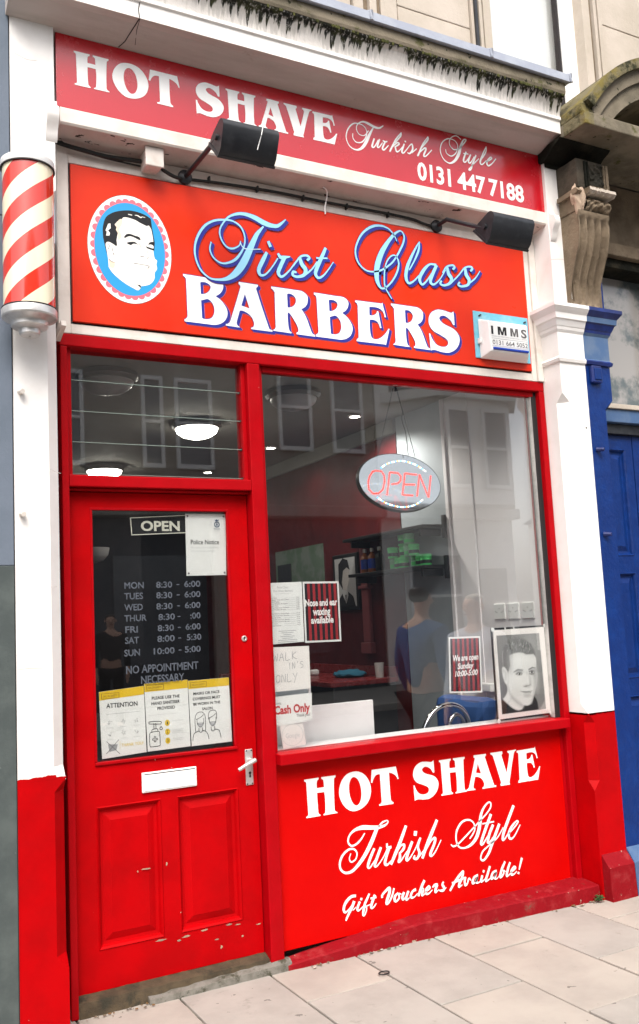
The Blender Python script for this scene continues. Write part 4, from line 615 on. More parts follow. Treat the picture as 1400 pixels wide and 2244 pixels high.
bd = thing('neighbour_door', 'blue panelled double door with fanlight next door, beyond the party pilaster', 'door', (3.6, .14, 0))
def panelled(mb, x0, x1, z0, z1, y, panels, mat, th=.04):
    """stile-and-rail leaf: boxes around panels, panel sunk with a bevelled field"""
    xs = sorted({x0, x1, *[p[0] for p in panels], *[p[1] for p in panels]}); zs = sorted({z0, z1, *[p[2] for p in panels], *[p[3] for p in panels]})
    for a, b in zip(xs, xs[1:]):
        for c_, d in zip(zs, zs[1:]):
            ins = any(p[0] <= a and b <= p[1] and p[2] <= c_ and d <= p[3] for p in panels)
            if not ins: mb.box(a, b, y, y+th, c_, d, mat)
    for p in panels:
        def ring(i, yy): return [(p[0]+i, yy, p[2]+i), (p[1]-i, yy, p[2]+i), (p[1]-i, yy, p[3]-i), (p[0]+i, yy, p[3]-i)]
        L = [ring(0, y), ring(.004, y-.004), ring(.012, y+.004), ring(.018, y+.016), ring(.030, y+.018), ring(.058, y+.007), ring(.060, y+.006)]
        vs = [v for r in L for v in r]
        mb.add(vs, [(i*4+j, i*4+(j+1) % 4, i*4+4+(j+1) % 4, i*4+4+j) for i in range(len(L)-1) for j in range(4)], mat)
        mb.add(L[-1], [(0, 1, 2, 3)], mat)
for x0, x1 in ((3.085, 3.485), (3.492, 3.90)):
    m = MB(); panelled(m, x0, x1, .10, 2.535, .12, [(x0+.10 if x0 < 3.2 else x0+.08, x1-.06, 1.80, 2.45), (x0+.10 if x0 < 3.2 else x0+.08, x1-.06, 1.08, 1.70), (x0+.10 if x0 < 3.2 else x0+.08, x1-.06, .25, .98)], 'blue_paint'); m.build('leaf', bd)
m = MB(); m.box(3.08, 4.3, .05, .2, 2.60, 2.68, 'blue_grey', .004); m.box(3.08, 4.3, .09, .2, 2.538, 2.599, 'black_metal', .003); m.box(3.08, 4.3, .035, .1, 2.681, 2.71, 'stone', .003); m.box(3.07, 3.084, .10, .2, 0, 2.54, 'blue_dark'); m.build('transom', bd)
m = MB(); m.box(3.085, 4.3, .15, .16, 2.71, 3.55, 'fan_glass'); m.build('fanlight', bd)
m = MB(); m.box(3.08, 4.3, -.1, .2, -.05, .10, 'blue_dark', .01); m.build('step', bd)
m = MB(); m.box(3.9, 4.4, -.1, .3, 0, 4.1, 'stone_dark'); m.build('jamb', bd)
m = MB(); m.box(3.08, 4.4, .02, .3, 3.56, 3.62, 'stone_black', .004); m.box(3.08, 4.4, -.02, .3, 3.621, 3.70, 'stone_dark', .006); m.box(3.08, 4.4, .03, .3, 3.702, 4.10, 'stone_dark', .003); m.build('fascia', bd)

# ------------------------------------------------------------------ shopfront frame
sf = thing('shopfront_frame', 'red painted timber shopfront frame holding the door and the window', 'shopfront', (1.35, .05, 0))
def fr(name, *b, mat='red_frame', bev=.004):
    m = MB()
    for q in b: m.box(*q, mat, bev)
    return m.build(name, sf)
fr('head', (-.004, 2.7, 0, .12, 2.729, 2.783))
fr('jamb', (.0, .030, .001, .13, .0, 2.728)); fr('jamb', (2.660, 2.698, -.002, .13, -.03, 2.728))
fr('mullion', (.866, .931, -.001, .13, .035, 2.7285))
fr('transom', (.0305, .8655, 0, .12, 2.122, 2.172), (.0305, .8655, .03, .12, 2.110, 2.121))
fr('sill', (.9315, 2.6595, -.045, .10, .873, .922))
fr('window_bead', (.9315, .955, .028, .07, .9225, 2.728), (.956, 2.64, .028, .07, 2.70, 2.728))
fr('rubber_strip', (2.622, 2.6595, .03, .07, .9225, 2.7285), mat='black_rubber', bev=.001)
m = MB(); m.box(2.6195, 2.6215, .03, .06, .925, 2.70, 'silver_paint'); m.build('metal_bead', sf)
pane = MB(); pane.box(.9555, 2.6205, .047, .052, .9225, 2.6995, 'glass'); pane.build('window_pane', sf)
# louvred fanlight
for a in (.0305, .8455): m = MB(); m.box(a, a+.0205, .03, .10, 2.1725, 2.7285, 'red_frame', .002); m.build('louvre_stile', sf)
zl = [2.184, 2.322, 2.458, 2.594, 2.726]
for a, b in zip(zl, zl[1:]):
    bl = MB(); y0, y1 = .052, .0545   # each blade leans a little, lapping the one below
    bl.add([(.0525, y0, a), (.8455, y0, a), (.8455, y1, b+.006), (.0525, y1, b+.006), (.0525, y0+.005, a), (.8455, y0+.005, a), (.8455, y1+.005, b+.006), (.0525, y1+.005, b+.006)],
           [(0, 1, 2, 3), (7, 6, 5, 4), (0, 4, 5, 1), (2, 6, 7, 3), (1, 5, 6, 2), (4, 0, 3, 7)], 'glass')
    o = bl.build('louvre_blade', sf)
    e = MB(); e.box(.0525, .8455, y0-.0015, y0+.004, a-.001, a+.0016, 'edge_glass'); e.build('ground_edge', o)
    for q in (.043, .844): e = MB(); e.box(q, q+.012, y0-.006, y0+.02, a-.004, a+.007, 'black_metal'); e.build('clip', o)

# ------------------------------------------------------------------ door
dr = thing('shop_door', 'red half glazed shop door with letterbox, handle and two lower panels', 'door', (.45, .08, .06))
DY = .062
m = MB()
gx0, gx1, gz0, gz1 = .128, .768, .957, 2.040
m.box(.036, gx0, DY, DY+.042, .0665, 2.106, 'red_gloss'); m.box(gx1, .862, DY, DY+.042, .0665, 2.106, 'red_gloss'); m.box(gx0, gx1, DY, DY+.042, gz1, 2.106, 'red_gloss')
panelled(m, gx0, gx1, .0665, gz0, DY, [(.1285, .408, .221, .789), (.478, .767, .221, .788)], 'red_gloss', .042)
m.build('leaf', dr)
m = MB()
for q in ((gx0, gx1, DY-.010, DY+.012, gz0, gz0+.012), (gx0, gx0+.010, DY-.003, DY+.012, gz0+.012, gz1-.010), (gx1-.010, gx1, DY-.003, DY+.012, gz0+.012, gz1-.010), (gx0, gx1, DY-.003, DY+.012, gz1-.010, gz1)): m.box(*q, 'red_frame', .002)
m.build('glazing_bead', dr)
m = MB(); m.box(gx0, gx1, DY+.013, DY+.018, gz0, gz1, 'glass'); gl_ = m.build('glass', dr)
m = MB(); m.box(.324, .570, DY-.010, DY, .821, .905, 'plastic_white', .004); lb = m.build('letterbox', dr)
m = MB(); m.box(.334, .562, DY-.0125, DY-.0105, .828, .895, 'paper_warm', .001); m.build('flap', lb)
m = MB(); m.box(.335, .561, DY-.0126, DY-.0100, .8955, .8985, 'dark_line'); m.build('slot_shadow_gap', lb)
m = MB(); m.box(.804, .841, DY-.006, DY, .792, .950, 'silver_paint', .003); hd = m.build('handle_plate', dr)
m = MB(); m.tube([(.824, DY-.005, .902), (.824, DY-.045, .902)], .0105, 'silver_paint', 12); m.tube([(.836, DY-.045, .905), (.80, DY-.050, .893), (.752, DY-.048, .871)], [.0105, .0095, .008], 'silver_paint', 10); m.build('lever', hd)
m = MB(); m.lathe([(.001, -.0075), (.006, -.0075), (.006, -.006)], (.824, DY, .846), 'dark_line', 12, 'y'); m.prism([(.8215, .846), (.8265, .846), (.828, .826), (.820, .826)], DY-.0075, DY-.006, 'dark_line', 'y'); m.build('keyhole', hd)
m = MB()
for x, z in ((.8105, .944), (.8345, .944), (.8105, .798), (.8345, .798)): m.lathe([(.0005, -.0072), (.0035, -.0072), (.0035, -.006)], (x, DY, z), 'dark_line', 8, 'y')
m.build('screw', hd)
m = MB(); m.lathe([(.012, 0), (.014, -.002), (.012, -.006), (.0085, -.007), (.0085, -.003), (.001, -.003)], (.824, DY, 1.445), 'silver_paint', 20, 'y'); lk = m.build('lock', dr)
m = MB(); m.box(.822, .826, DY-.0045, DY-.0028, 1.438, 1.452, 'dark_line'); m.build('key_slot', lk)
# scuffs where the paint has come off
m = MB(); rng = random.Random(4)
for x, z, l, h in ((.335, .51, .05, .007), (.298, .505, .006, .01), (.424, .515, .008, .02), (.39, .212, .05, .010), (.505, .205, .05, .008), (.585, .214, .04, .012), (.70, .215, .03, .009), (.74, .208, .03, .006), (.47, .195, .02, .008), (.66, .13, .012, .02), (.76, .155, .010, .012), (.64, .165, .022, .006), (.84, .19, .03, .006)):
    n_ = 9; p = [(x+l/2*cos(2*pi*i/n_)*rng.uniform(.5, 1.1), z+h/2*sin(2*pi*i/n_)*rng.uniform(.5, 1.1)) for i in range(n_)]
    m.flat([p], DY-.0012, 'scuff')
m.build('paint_scuff', dr)

# ------------------------------------------------------------------ threshold, stall riser, plinth
th = MB(); n_ = 24; rng = random.Random(8)
top = [(.031+(.865-.031)*i/n_, .064+.004*rng.random()) for i in range(n_+1)]
vs = []
for x, z in top: j = rng.uniform(-.006, .006); vs += [(x, .10, z), (x, .055+j*.4, z), (x, .012+j, z-.014), (x, -.002+j, -.02)]
th.add(vs, [(i*4+j, i*4+j+1, i*4+5+j, i*4+4+j) for i in range(n_) for j in range(3)], 'step_stone', True)
tag(th.build('doorstep'), 'worn brown stone step under the red door', 'doorstep')
th = MB(); vs = []
for i in range(n_+1):
    x = .31+(.955-.31)*i/n_; j = rng.uniform(-.002, .002); hh = .022+.020*i/n_ + rng.uniform(-.0015, .0015)
    vs += [(x, .02, hh), (x, -.004+j*.4, hh), (x, -.022+j, hh*.72), (x, -.030+j, -.02)]
th.add(vs, [(i*4+j, i*4+j+1, i*4+5+j, i*4+4+j) for i in range(n_) for j in range(3)], 'concrete', True)
th.add(vs[:4], [(0, 1, 2, 3)], 'concrete'); th.add(vs[-4:], [(3, 2, 1, 0)], 'concrete')
tag(th.build('concrete_lip'), 'strip of grey patched concrete along the front of the doorstep', 'kerb strip')
sr = thing('stall_riser', 'red panel under the window painted with white hot shave lettering', 'panel', (1.8, .05, .06))
m = MB(); m.box(.9315, 2.6595, .030, .07, .06, .8725, 'red_board', .002); m.build('board', sr)
m = MB()
for ch, a, b in LOW:
    o = .004 if ch in 'OS' else 0
    glyph(m, ch, a, b, .6145-o, .7875+o, .0288, 'letter_white')
m.build('lettering', sr)
m = MB(); yy = .0288
for s in STROKE['turk']:
    m.ribbon([(a/1e4, b/1e4, w/1e4) for a, b, w in s], yy, 'letter_white'); yy -= .00006
m.build('script_lettering', sr)
m = MB()
for s in STROKE['gift']: m.ribbon([(a/1e4, b/1e4, w/1e4*1.08) for a, b, w in s], yy, 'letter_white', 6); yy -= .00006
m.build('small_lettering', sr)
m = MB(); m.box(2.642, 2.6597, .0275, .0298, .06, .8725, 'red_frame'); m.build('edge_strip', sr)
pl = MB(); n_ = 60; rng = random.Random(12); vs = []
for i in range(n_+1):
    t_ = i/n_; x = .935+(2.695-.935)*t_; j = rng.uniform(-.0035, .0035) + .006*sin(x*9)
    fy = -.030 - .092*t_; hz = .022 + .052*min(1, t_*2.6) + rng.uniform(-.0012, .0012); j *= .5
    vs += [(x, .031, hz+.012), (x, fy+.010+j, hz), (x, fy+.002+j, hz-.007), (x, fy-.004+j, -.03)]
pl.add(vs, [(i*4+j, i*4+j+1, i*4+5+j, i*4+4+j) for i in range(n_) for j in range(3)], 'red_worn')
pl.add(vs[:4], [(0, 1, 2, 3)], 'red_worn')
tag(pl.build('plinth'), 'chipped red painted concrete plinth along the foot of the window panel', 'plinth')
# litter, leaves, hair tie
lt = MB(); rng = random.Random(21)
for i in range(90):
    x = rng.choice([rng.uniform(.95, 2.7), rng.uniform(2.5, 2.74), rng.uniform(.05, .35), rng.uniform(1.0, 1.45)])
    y = (-.045 - .085*max(0, min(1, (x-.94)/1.7)) - abs(rng.gauss(0, .012))) if x > .9 else -.012-abs(rng.gauss(0, .02))
    r_ = rng.uniform(.002, .007); bm = bmesh.new(); bmesh.ops.create_icosphere(bm, subdivisions=1, radius=1)
    q = rng.uniform(.5, 1.6)
    for v in bm.verts: v.co = Vector((x+v.co.x*r_*q, y+v.co.y*r_, .003+r_*.4+v.co.z*r_*.5))
    lt.bm(bm, rng.choice(['litter', 'stone_dark', 'concrete', 'brown']))
tag(lt.build('litter'), kind='stuff', label='grit and cigarette ends swept against the foot of the plinth', cat='litter')
wd = MB(); rng = random.Random(33)
for i in range(70):
    a = rng.uniform(0, 2*pi); r_ = rng.uniform(0, .035); x, y = 2.655+r_*cos(a)*.7, -.155+r_*sin(a)*.5; h = rng.uniform(.005, .03); l = rng.uniform(.008, .018)
    b_ = rng.uniform(0, 2*pi); dx, dy = l*cos(b_), l*sin(b_)
    wd.add([(x, y, h), (x+dx*.5-dy*.3, y+dy*.5+dx*.3, h+.006), (x+dx, y+dy, h+.003), (x+dx*.5+dy*.3, y+dy*.5-dx*.3, h+.005)], [(0, 1, 2, 3)], 'leaf_green')
tag(wd.build('weed'), 'tuft of green weed in the corner between the plinth and the pilaster foot', 'weed')
ht = MB(); ht.tube([(1.249+.024*cos(2*pi*i/24), -.31+.017*sin(2*pi*i/24), .006) for i in range(25)], .0028, 'cable_black', 6, False)
tag(ht.build('hair_band'), 'small black elastic hair band lying on the paving slab', 'hair band')

# ------------------------------------------------------------------ upper sign and shutter box
ub = thing('shutter_box', 'white painted boxed ledge with peeling underside below the upper red sign', 'boxing', (1.35, -.06, 3.63))
m = MB(); m.sweep_x([(.03, 3.738), (-.121, 3.738), (-.124, 3.733), (-.124, 3.672), (-.118, 3.664), (.03, 3.66)], -.012, 2.7025, 'white_trim'); m.build('ledge', ub)
m = MB(); m.sweep_x([(-.116, 3.664), (-.10, 3.6625), (.012, 3.6455), (.03, 3.6445), (.03, 3.655)], -.010, 2.70, 'peeling_paint'); m.build('underside', ub)
m = MB(); m.box(-.011, 2.71, -.100, .03, 3.739, 4.075, 'white_trim'); m.build('backing', ub)
m = MB(); m.sweep_x([(y_, z_) for y_, z_ in CORB], 2.703, 2.742, 'white_paint', True); m.build('end_block', ub)
us = thing('hot_shave_sign', 'long red sign reading hot shave turkish style with a phone number under the cornice', 'sign', (1.34, -.12, 3.74))
m = MB(); m.box(-.024, 2.708, -.119, -.1005, 3.7395, 4.0775, 'red_sign', .0015); m.build('board', us)
m = MB()
for ch, a, b in UPP:
    o = .004 if ch in 'OS' else 0
    glyph(m, ch, a, b, 3.8545-o, 4.011+o, -.1203, 'letter_white')
m.build('lettering', us)
m = MB(); yy = -.1203
for s in STROKE['upper']: m.ribbon([(a/1e4, b/1e4, w/1e4*1.3+.0012) for a, b, w in s], yy, 'letter_white', 5); yy -= .00006
m.build('script_lettering', us)
m = MB()
for s, a, b in (('0131', 1.834, 2.048), ('447', 2.092, 2.283), ('7188', 2.306, 2.552)): text(m, s, a, b, 3.772, .092, -.1203, 'letter_white', .028)
m.build('phone_number', us)

# ------------------------------------------------------------------ First Class sign
sg = thing('barbers_sign', 'orange red fascia sign reading first class barbers in blue and white with an oval portrait', 'sign', (1.33, .0, 2.84))
m = MB(); m.box(.0555, 2.6135, -.010, .02, 2.8375, 3.548, 'red_sign_orange', .001); m.build('board', sg)
m = MB()
for q in ((-.004, .048, .0, .05, 2.784, 3.632), (2.621, 2.655, .0, .05, 2.784, 3.632), (2.657, 2.698, -.012, .05, 2.784, 3.644), (.0485, 2.6205, 0, .05, 3.556, 3.600), (.0485, 2.6205, .008, .05, 3.602, 3.643), (.0485, 2.6205, 0, .05, 2.7845, 2.828)): m.box(*q, 'white_trim', .003)
m.build('white_frame', sg)
m = MB(); m.box(.0487, 2.6203, .006, .03, 2.8285, 3.5555, 'dark_line'); m.build('gap', sg)
y0 = -.0108; SH = (.0125, -.0105)
m = MB()
cs_all = []
for ch, a, b in BAR:
    o = .004 if ch == 'S' else 0
    c = [curve_poly([(a+p/1000*(b-a), 2.8895-o+q/1000*(3.1175-2.8895+2*o), s) for p, q, s in cc]) for cc in GLYPH[ch]]
    cs_all.append(c)
y = y0
for k_ in range(1, 7):    # the painted drop shade, swept from the letter towards lower right
    t_ = k_/6
    for c in cs_all:
        cc = [[(p+SH[0]*t_, q+SH[1]*t_) for p, q in l] for l in c]
        m.flat(cc, y, 'letter_blue'); y -= .00004
        if k_ == 6: outline(m, cc, y0-.00001+.0004, 'letter_edge', .0028)
for c in cs_all: m.flat(c, y, 'letter_white'); y -= .00004
for c in cs_all: outline(m, c, y, 'letter_blue', .0012); y -= .00002
m.build('block_lettering', sg)
m = MB(); y = y-.0001
ss = [[(a/1e4, b/1e4, w/1e4) for a, b, w in s] for s in STROKE['first']]
for s in ss: m.ribbon(s, y, 'letter_edge', 6, .0035, SH); y -= .00003
for k_ in range(1, 5):
    for s in ss: m.ribbon(s, y, 'letter_blue', 6, .0018, (SH[0]*k_/4, SH[1]*k_/4)); y -= .00003
for s in ss: m.ribbon(s, y, 'letter_blue', 6, .0016); y -= .00003
for s in ss: m.ribbon(s, y, 'letter_sky', 6); y -= .00003
for s in ss:
    m.ribbon([(a, b, w*.35) for a, b, w in s if w < .0065], y, 'letter_white', 6) if sum(1 for q in s if q[2] < .0065) > 2 and all(q[2] < .0065 for q in s) else None; y -= .00003
m.build('script_lettering', sg)
m = MB(); ex, ez = .315, 3.197
def ell(rx, rz, n=72, cx=ex, cz=ez): return [(cx+rx*cos(2*pi*i/n), cz+rz*sin(2*pi*i/n)) for i in range(n)]
m.flat([ell(.1925, .2525)], -.0104, 'dark_line'); m.flat([ell(.191, .2505)], -.0106, 'emblem_white')
for i in range(34):
    a = 2*pi*i/34; px, pz = ex+.164*cos(a), ez+.2185*sin(a)
    m.flat([[(px+.0165*cos(2*pi*j/14), pz+.0165*sin(2*pi*j/14)) for j in range(14)]], -.0108-i*.00001, 'emblem_pink')
m.flat([ell(.1645, .2185)], -.0114, 'emblem_pink'); m.flat([ell(.1615, .2155)], -.0116, 'emblem_blue')
y = -.0118
for tone, c in POLY['man']:
    nm = ('ink', 'face', 'face_warm', 'ink_grey')[tone]
    if c[0][2] != 9 and (len(c[0]) == 3): m.flat([curve_poly([(a/1e4, b/1e4, s) for a, b, s in c], 5)], y, nm)
    else: m.ribbon([(q[0]/1e4, q[1]/1e4, q[2]/1e4) for q in c], y, nm, 4)
    y -= .00006
m.build('oval_portrait', sg)

# ------------------------------------------------------------------ alarm bell box
al = thing('alarm_box', 'white alarm box on a pale blue plate at the corner of the barbers sign', 'alarm box', (2.4, -.05, 2.87))
m = MB(); m.box(2.219, 2.603, -.016, -.0105, 2.879, 3.141, 'alarm_blue_plate', .001); m.build('back_plate', al)
for x, z in ((2.262, 3.118), (2.578, 3.113)):
    m = MB(); m.tube([(x-.008, -.018, z-.004), (x, -.021, z+.002), (x+.009, -.018, z+.004)], .0035, 'dark_line', 6); m.build('screw', al)
bx = MB(); B = [(2.243, -.017, 2.872), (2.577, -.017, 2.872), (2.577, -.017, 3.096), (2.243, -.017, 3.096)]; F = [(2.270, -.088, 2.902), (2.530, -.088, 2.902), (2.530, -.088, 3.068), (2.262, -.088, 3.068)]
bm = bmesh.new(); bv = [bm.verts.new(p) for p in B+F]
for f in ((0, 1, 5, 4), (1, 2, 6, 5), (2, 3, 7, 6), (3, 0, 4, 7), (4, 5, 6, 7), (3, 2, 1, 0)): bm.faces.new([bv[i] for i in f])
bmesh.ops.recalc_face_normals(bm, faces=bm.faces[:]); bmesh.ops.bevel(bm, geom=bm.edges[:], offset=.008, segments=3, affect='EDGES', profile=.5)
bx.bm(bm, 'plastic_white', True)
ab = bx.build('cover', al)
m = MB(); m.box(2.234, 2.252, -.04, -.017, 2.955, 2.985, 'plastic_white', .003); m.build('side_tab', al)
m = MB()
for ch, a, b in (('I', 2.275, 2.289), ('M', 2.320, 2.380), ('M', 2.407, 2.462), ('S', 2.482, 2.522)): (m.flat([[(a+u*(b-a), 2.994+v*.046) for u, v in ((0, 0), (.24, 0), (.24, .62), (.40, 0), (.60, 0), (.76, .62), (.76, 0), (1, 0), (1, 1), (.68, 1), (.5, .36), (.32, 1), (0, 1))]], -.0888, 'print_black' if a < 2.4 else 'ink_grey') if ch == 'M' else m.box(a, b, -.0889, -.0887, 2.994, 3.040, 'print_black') if ch == 'I' else text(m, ch, a, b, 2.994, .046, -.0888, 'ink_grey', .03))
text(m, 'INTEGRATED MONITORING & MAINTENANCE SERVICES', 2.276, 2.522, 2.980, .008, -.0888, 'print_grey')
text(m, '0131 664 5052', 2.279, 2.524, 2.938, .025, -.0888, 'ink_grey', .008)
m.box(2.275, 2.525, -.0889, -.087, 2.9715, 2.9732, 'print_grey'); m.box(2.276, 2.525, -.0889, -.087, 2.9302, 2.932, 'print_grey')
m.build('printing', ab)
m = MB(); m.tube([(2.280, -.089, 2.916), (2.522, -.089, 2.916)], .008, 'alarm_lens', 10); m.build('blue_lens', ab)

# ------------------------------------------------------------------ barber pole
bp = thing('barber_pole', 'red and cream striped barber pole mounted on the white pilaster', 'barber pole', (PX_, PY_, 2.66))
m = MB(); m.lathe([(.0985, 2.76), (.0985, 3.352)], (PX_, PY_, 0), 'pole_stripe', 64); m.build('striped_cylinder', bp)
m = MB(); m.lathe([(.03, 3.388), (.085, 3.386), (.1035, 3.380), (.1045, 3.355), (.1015, 3.349), (.05, 3.349)], (PX_, PY_, 0), 'plastic_white', 48); m.lathe([(.1052, 3.352), (.1052, 3.347), (.09, 3.347)], (PX_, PY_, 0), 'dark_line', 48); m.build('top_cap', bp)
m = MB(); m.lathe([(.09, 2.776), (.1035, 2.774), (.1055, 2.768), (.1055, 2.742), (.102, 2.736), (.096, 2.734), (.072, 2.722), (.070, 2.718), (.070, 2.706), (.066, 2.701), (.046, 2.696), (.040, 2.694), (.040, 2.676), (.036, 2.671), (.006, 2.669), (.006, 2.674), (.001, 2.674)], (PX_, PY_, 0), 'silver_paint', 48); m.lathe([(.105, 2.7755), (.1062, 2.7725), (.105, 2.7695)], (PX_, PY_, 0), 'dark_line', 48); m.build('bottom_cap', bp, sharp=30)
for z in (2.80, 3.28): m = MB(); m.box(PX_-.02, PX_+.02, PY_+.08, -.1405, z, z+.04, 'silver_paint', .003); m.build('wall_bracket', bp)
m = MB(); m.prism([(-.004, 2.79), (-.11, 2.80), (-.12, 2.775), (-.004, 2.742)], -.02, 0, 'white_trim', 'x'); tag(m.build('frame_end_bracket'), 'small white painted bracket end beside the foot of the striped pole', 'bracket')

# ------------------------------------------------------------------ floodlights, cable, junction box
def flood(x, zm, length, yc, zc, label):
    t = thing('floodlight', label, 'floodlight', (x, 0, zm), 'black floodlights over the barbers sign')
    m = MB(); m.lathe([(.001, .004), (.030, .004), (.034, -.004), (.034, -.018), (.024, -.026), (.001, -.03)], (x, 0, zm), 'black_metal', 16, 'y'); m.build('base', t)
    m = MB(); m.tube([(x, -.02, zm), (x+.004, -.10, zm+.002), (x+.010, yc+.045, zc+.0)], .0115, 'black_metal', 10); m.build('arm', t)
    # trough: rounded back towards the street, lens looking back and down at the sign
    def rt(p, th=R(50)): u, w = p[0]-yc, p[1]-zc; return (yc+u*cos(th)-w*sin(th), zc+u*sin(th)+w*cos(th))
    sec = [rt((yc+a, zc+b)) for a, b in ((.066, -.070), (.066, -.035), (.030, .050), (.018, .062), (.002, .068), (-.014, .066), (-.028, .056), (-.070, -.030), (-.070, -.062))]
    xa, xb = x+.0, x+length
    m = MB(); m.sweep_x(sec[::-1], xa, xb, 'black_metal', True)
    rim = [rt((yc+a, zc+b)) for a, b in ((-.074, -.072), (-.074, -.060), (.070, -.066), (.070, -.078))]; m.prism(rim, xa-.004, xb+.004, 'black_metal', 'x')
    h = m.build('housing', t)
    L0, L1 = rt((yc+.062, zc-.0795)), rt((yc-.066, zc-.0735)); m = MB(); m.add([(xa+.006, *L0), (xb-.006, *L0), (xb-.006, *L1), (xa+.006, *L1)], [(0, 1, 2, 3)], 'lamp_lens'); m.build('lens', h)
    m = MB(); m.lathe([(.001, -.012), (.013, -.012), (.013, 0)], (xa, yc+.01, zc-.01), 'black_metal', 10, 'x'); m.build('pivot', h)
    return t, h, (yc, zc)
t1, h1, _ = flood(.585, 3.588, .262, -.42, 3.592, 'black floodlight on a short arm over the left half of the barbers sign')
m = MB(); m.tube([(.768, -.478, 3.636), (.764, -.490, 3.622), (.758, -.487, 3.59), (.750, -.476, 3.555), (.745, -.468, 3.53)], .0022, 'letter_white', 5); m.build('paint_drip', h1)
flood(2.015, 3.588, .262, -.42, 3.43, 'black floodlight on a drooping arm over the right end of the barbers sign')
cb_ = MB()
P_ = lambda l: spline(l, 6)
cb_.tube(P_([(-.015, -.020, 3.632), (.06, -.03, 3.615), (.205, -.028, 3.605), (.30, -.03, 3.608), (.37, -.03, 3.612)]), .010, 'cable_black', 8)
cb_.tube(P_([(.455, -.03, 3.605), (.48, -.035, 3.585), (.53, -.03, 3.570), (.585, -.012, 3.578)]), .0085, 'cable_black', 8)
cb_.tube(P_([(.60, -.012, 3.580), (.75, -.014, 3.590), (1.035, -.012, 3.602), (1.33, -.013, 3.600), (1.60, -.012, 3.604), (1.836, -.012, 3.602), (1.93, -.012, 3.588), (2.01, -.01, 3.580)]), .0075, 'cable_black', 8)
cb_.tube(P_([(-.01, -.02, 3.626), (.2, -.022, 3.600), (.37, -.018, 3.596)]), .004, 'cable_black', 6)
for x in (.70, .95, 1.2, 1.45, 1.70): cb_.box(x, x+.008, -.024, .0, 3.585, 3.612, 'cable_black', .001)
tag(cb_.build('cable'), 'black power cable clipped along the top of the barbers sign', 'cable')
jb = thing('junction_box', 'small pale junction box under the white ledge near the left floodlight', 'junction box', (.413, -.04, 3.57))
m = MB(); m.box(.375, .452, -.085, .0, 3.572, 3.655, 'grey_plastic', .008); m.build('body', jb); m = MB(); m.box(.371, .456, -.095, -.0855, 3.568, 3.659, 'grey_plastic', .004); m.build('lid', jb)
m = MB(); m.tube(P_([(1.296, -.06, 3.652), (1.318, -.055, 3.64), (1.328, -.035, 3.615), (1.322, -.022, 3.57), (1.325, -.016, 3.535)]), .0035, 'letter_white', 6); tag(m.build('loose_wire'), 'short loose grey wire hanging in front of the black cable', 'wire')
# ------------------------------------------------------------------ notices on the glass
def sheet(name, label, cat, c, y, mat='paper', group=None, th=.0012):
    """paper sheet from its corners bl, br, tr, tl (x,z); front face at y"""
    m = MB(); m.prism(list(c), y, y+th, mat, 'y'); o = m.build(name); return tag(o, label, cat, group)
YD, YW = .0825, .0565
GD = 'notices on the door glass'; GW = 'notices on the shop window'
# vinyl hours on the outside of the door glass
m = MB(); y = .0744
for d, xa, xb, o, p, q, c_, e, e2, z in (('MON', .275, .362, '8:30', .418, .492, '6:00', .548, .625, 1.689), ('TUES', .273, .357, '8:30', .417, .491, '6:00', .548, .624, 1.6425), ('WED', .272, .355, '8:30', .416, .491, '6:00', .548, .622, 1.594), ('THUR', .271, .371, '8:30', .424, .500, ':00', .572, .621, 1.547),
        ('FRI', .274, .330, '8:30', .419, .494, '6:00', .548, .620, 1.4985), ('SAT', .272, .334, '8:00', .416, .496, '5:30', .552, .621, 1.452), ('SUN', .267, .337, '10:00', .398, .494, '5:00', .541, .616, 1.399)):
    text(m, d, xa, xb, z, .027, y, 'vinyl_grey', .022); text(m, o, p, q, z, .026, y, 'vinyl_grey', .022); text(m, c_, e, e2, z, .026, y, 'vinyl_grey', .022)
    m.box(.512, .526, y-.0002, y, z+.010, z+.014, 'vinyl_grey')
text(m, 'NO APPOINTMENT', .273, .603, 1.324, .032, y, 'vinyl_grey', .022); text(m, 'NECESSARY', .338, .535, 1.277, .032, y, 'vinyl_grey', .022)
m.build('opening_hours', dr)
os_ = sheet('open_sign', 'small black and cream open sign behind the door glass', 'open sign', [(.315, 1.921), (.585, 1.932), (.585, 2.019), (.311, 2.004)], YD+.006, 'print_black', GD, .003)
m = MB(); yy = YD+.0055
for a, b in (((.318, 1.925), (.58, 1.9355)), ((.314, 2.000), (.58, 2.0145)), ((.318, 1.925), (.314, 2.000))):
    m.ribbon([(a[0], a[1], .0038), ((a[0]+b[0])/2, (a[1]+b[1])/2, .0038), (b[0], b[1], .0038)], yy, 'vinyl_cream', 1); yy -= .0001
text(m, 'OPEN', .360, .541, 1.944, .042, yy, 'vinyl_cream', .03)
m.build('lettering', os_)
pn = sheet('police_notice', 'white police notice with blue crest at the top right of the door glass', 'notice', [(.564, 1.739), (.757, 1.739), (.7635, 2.021), (.567, 2.021)], YD, 'paper', GD)
m = MB(); yy = YD-.0006
text(m, 'Police Notice', .589, .726, 1.881, .0215, yy, 'print_black', .008); text(m, 'No cash and no valuables', .589, .722, 1.862, .010, yy, 'print_pale'); text(m, 'left on premises overnight', .589, .705, 1.846, .010, yy, 'print_pale')
for px, pz, r_ in ((.719, 1.972, .014), ): m.flat([[(px+r_*cos(2*pi*i/20), pz+r_*sin(2*pi*i/20)) for i in range(20)], [(px+r_*.66*cos(2*pi*i/20), pz+r_*.66*sin(2*pi*i/20)) for i in range(20)]], yy, 'print_navy')
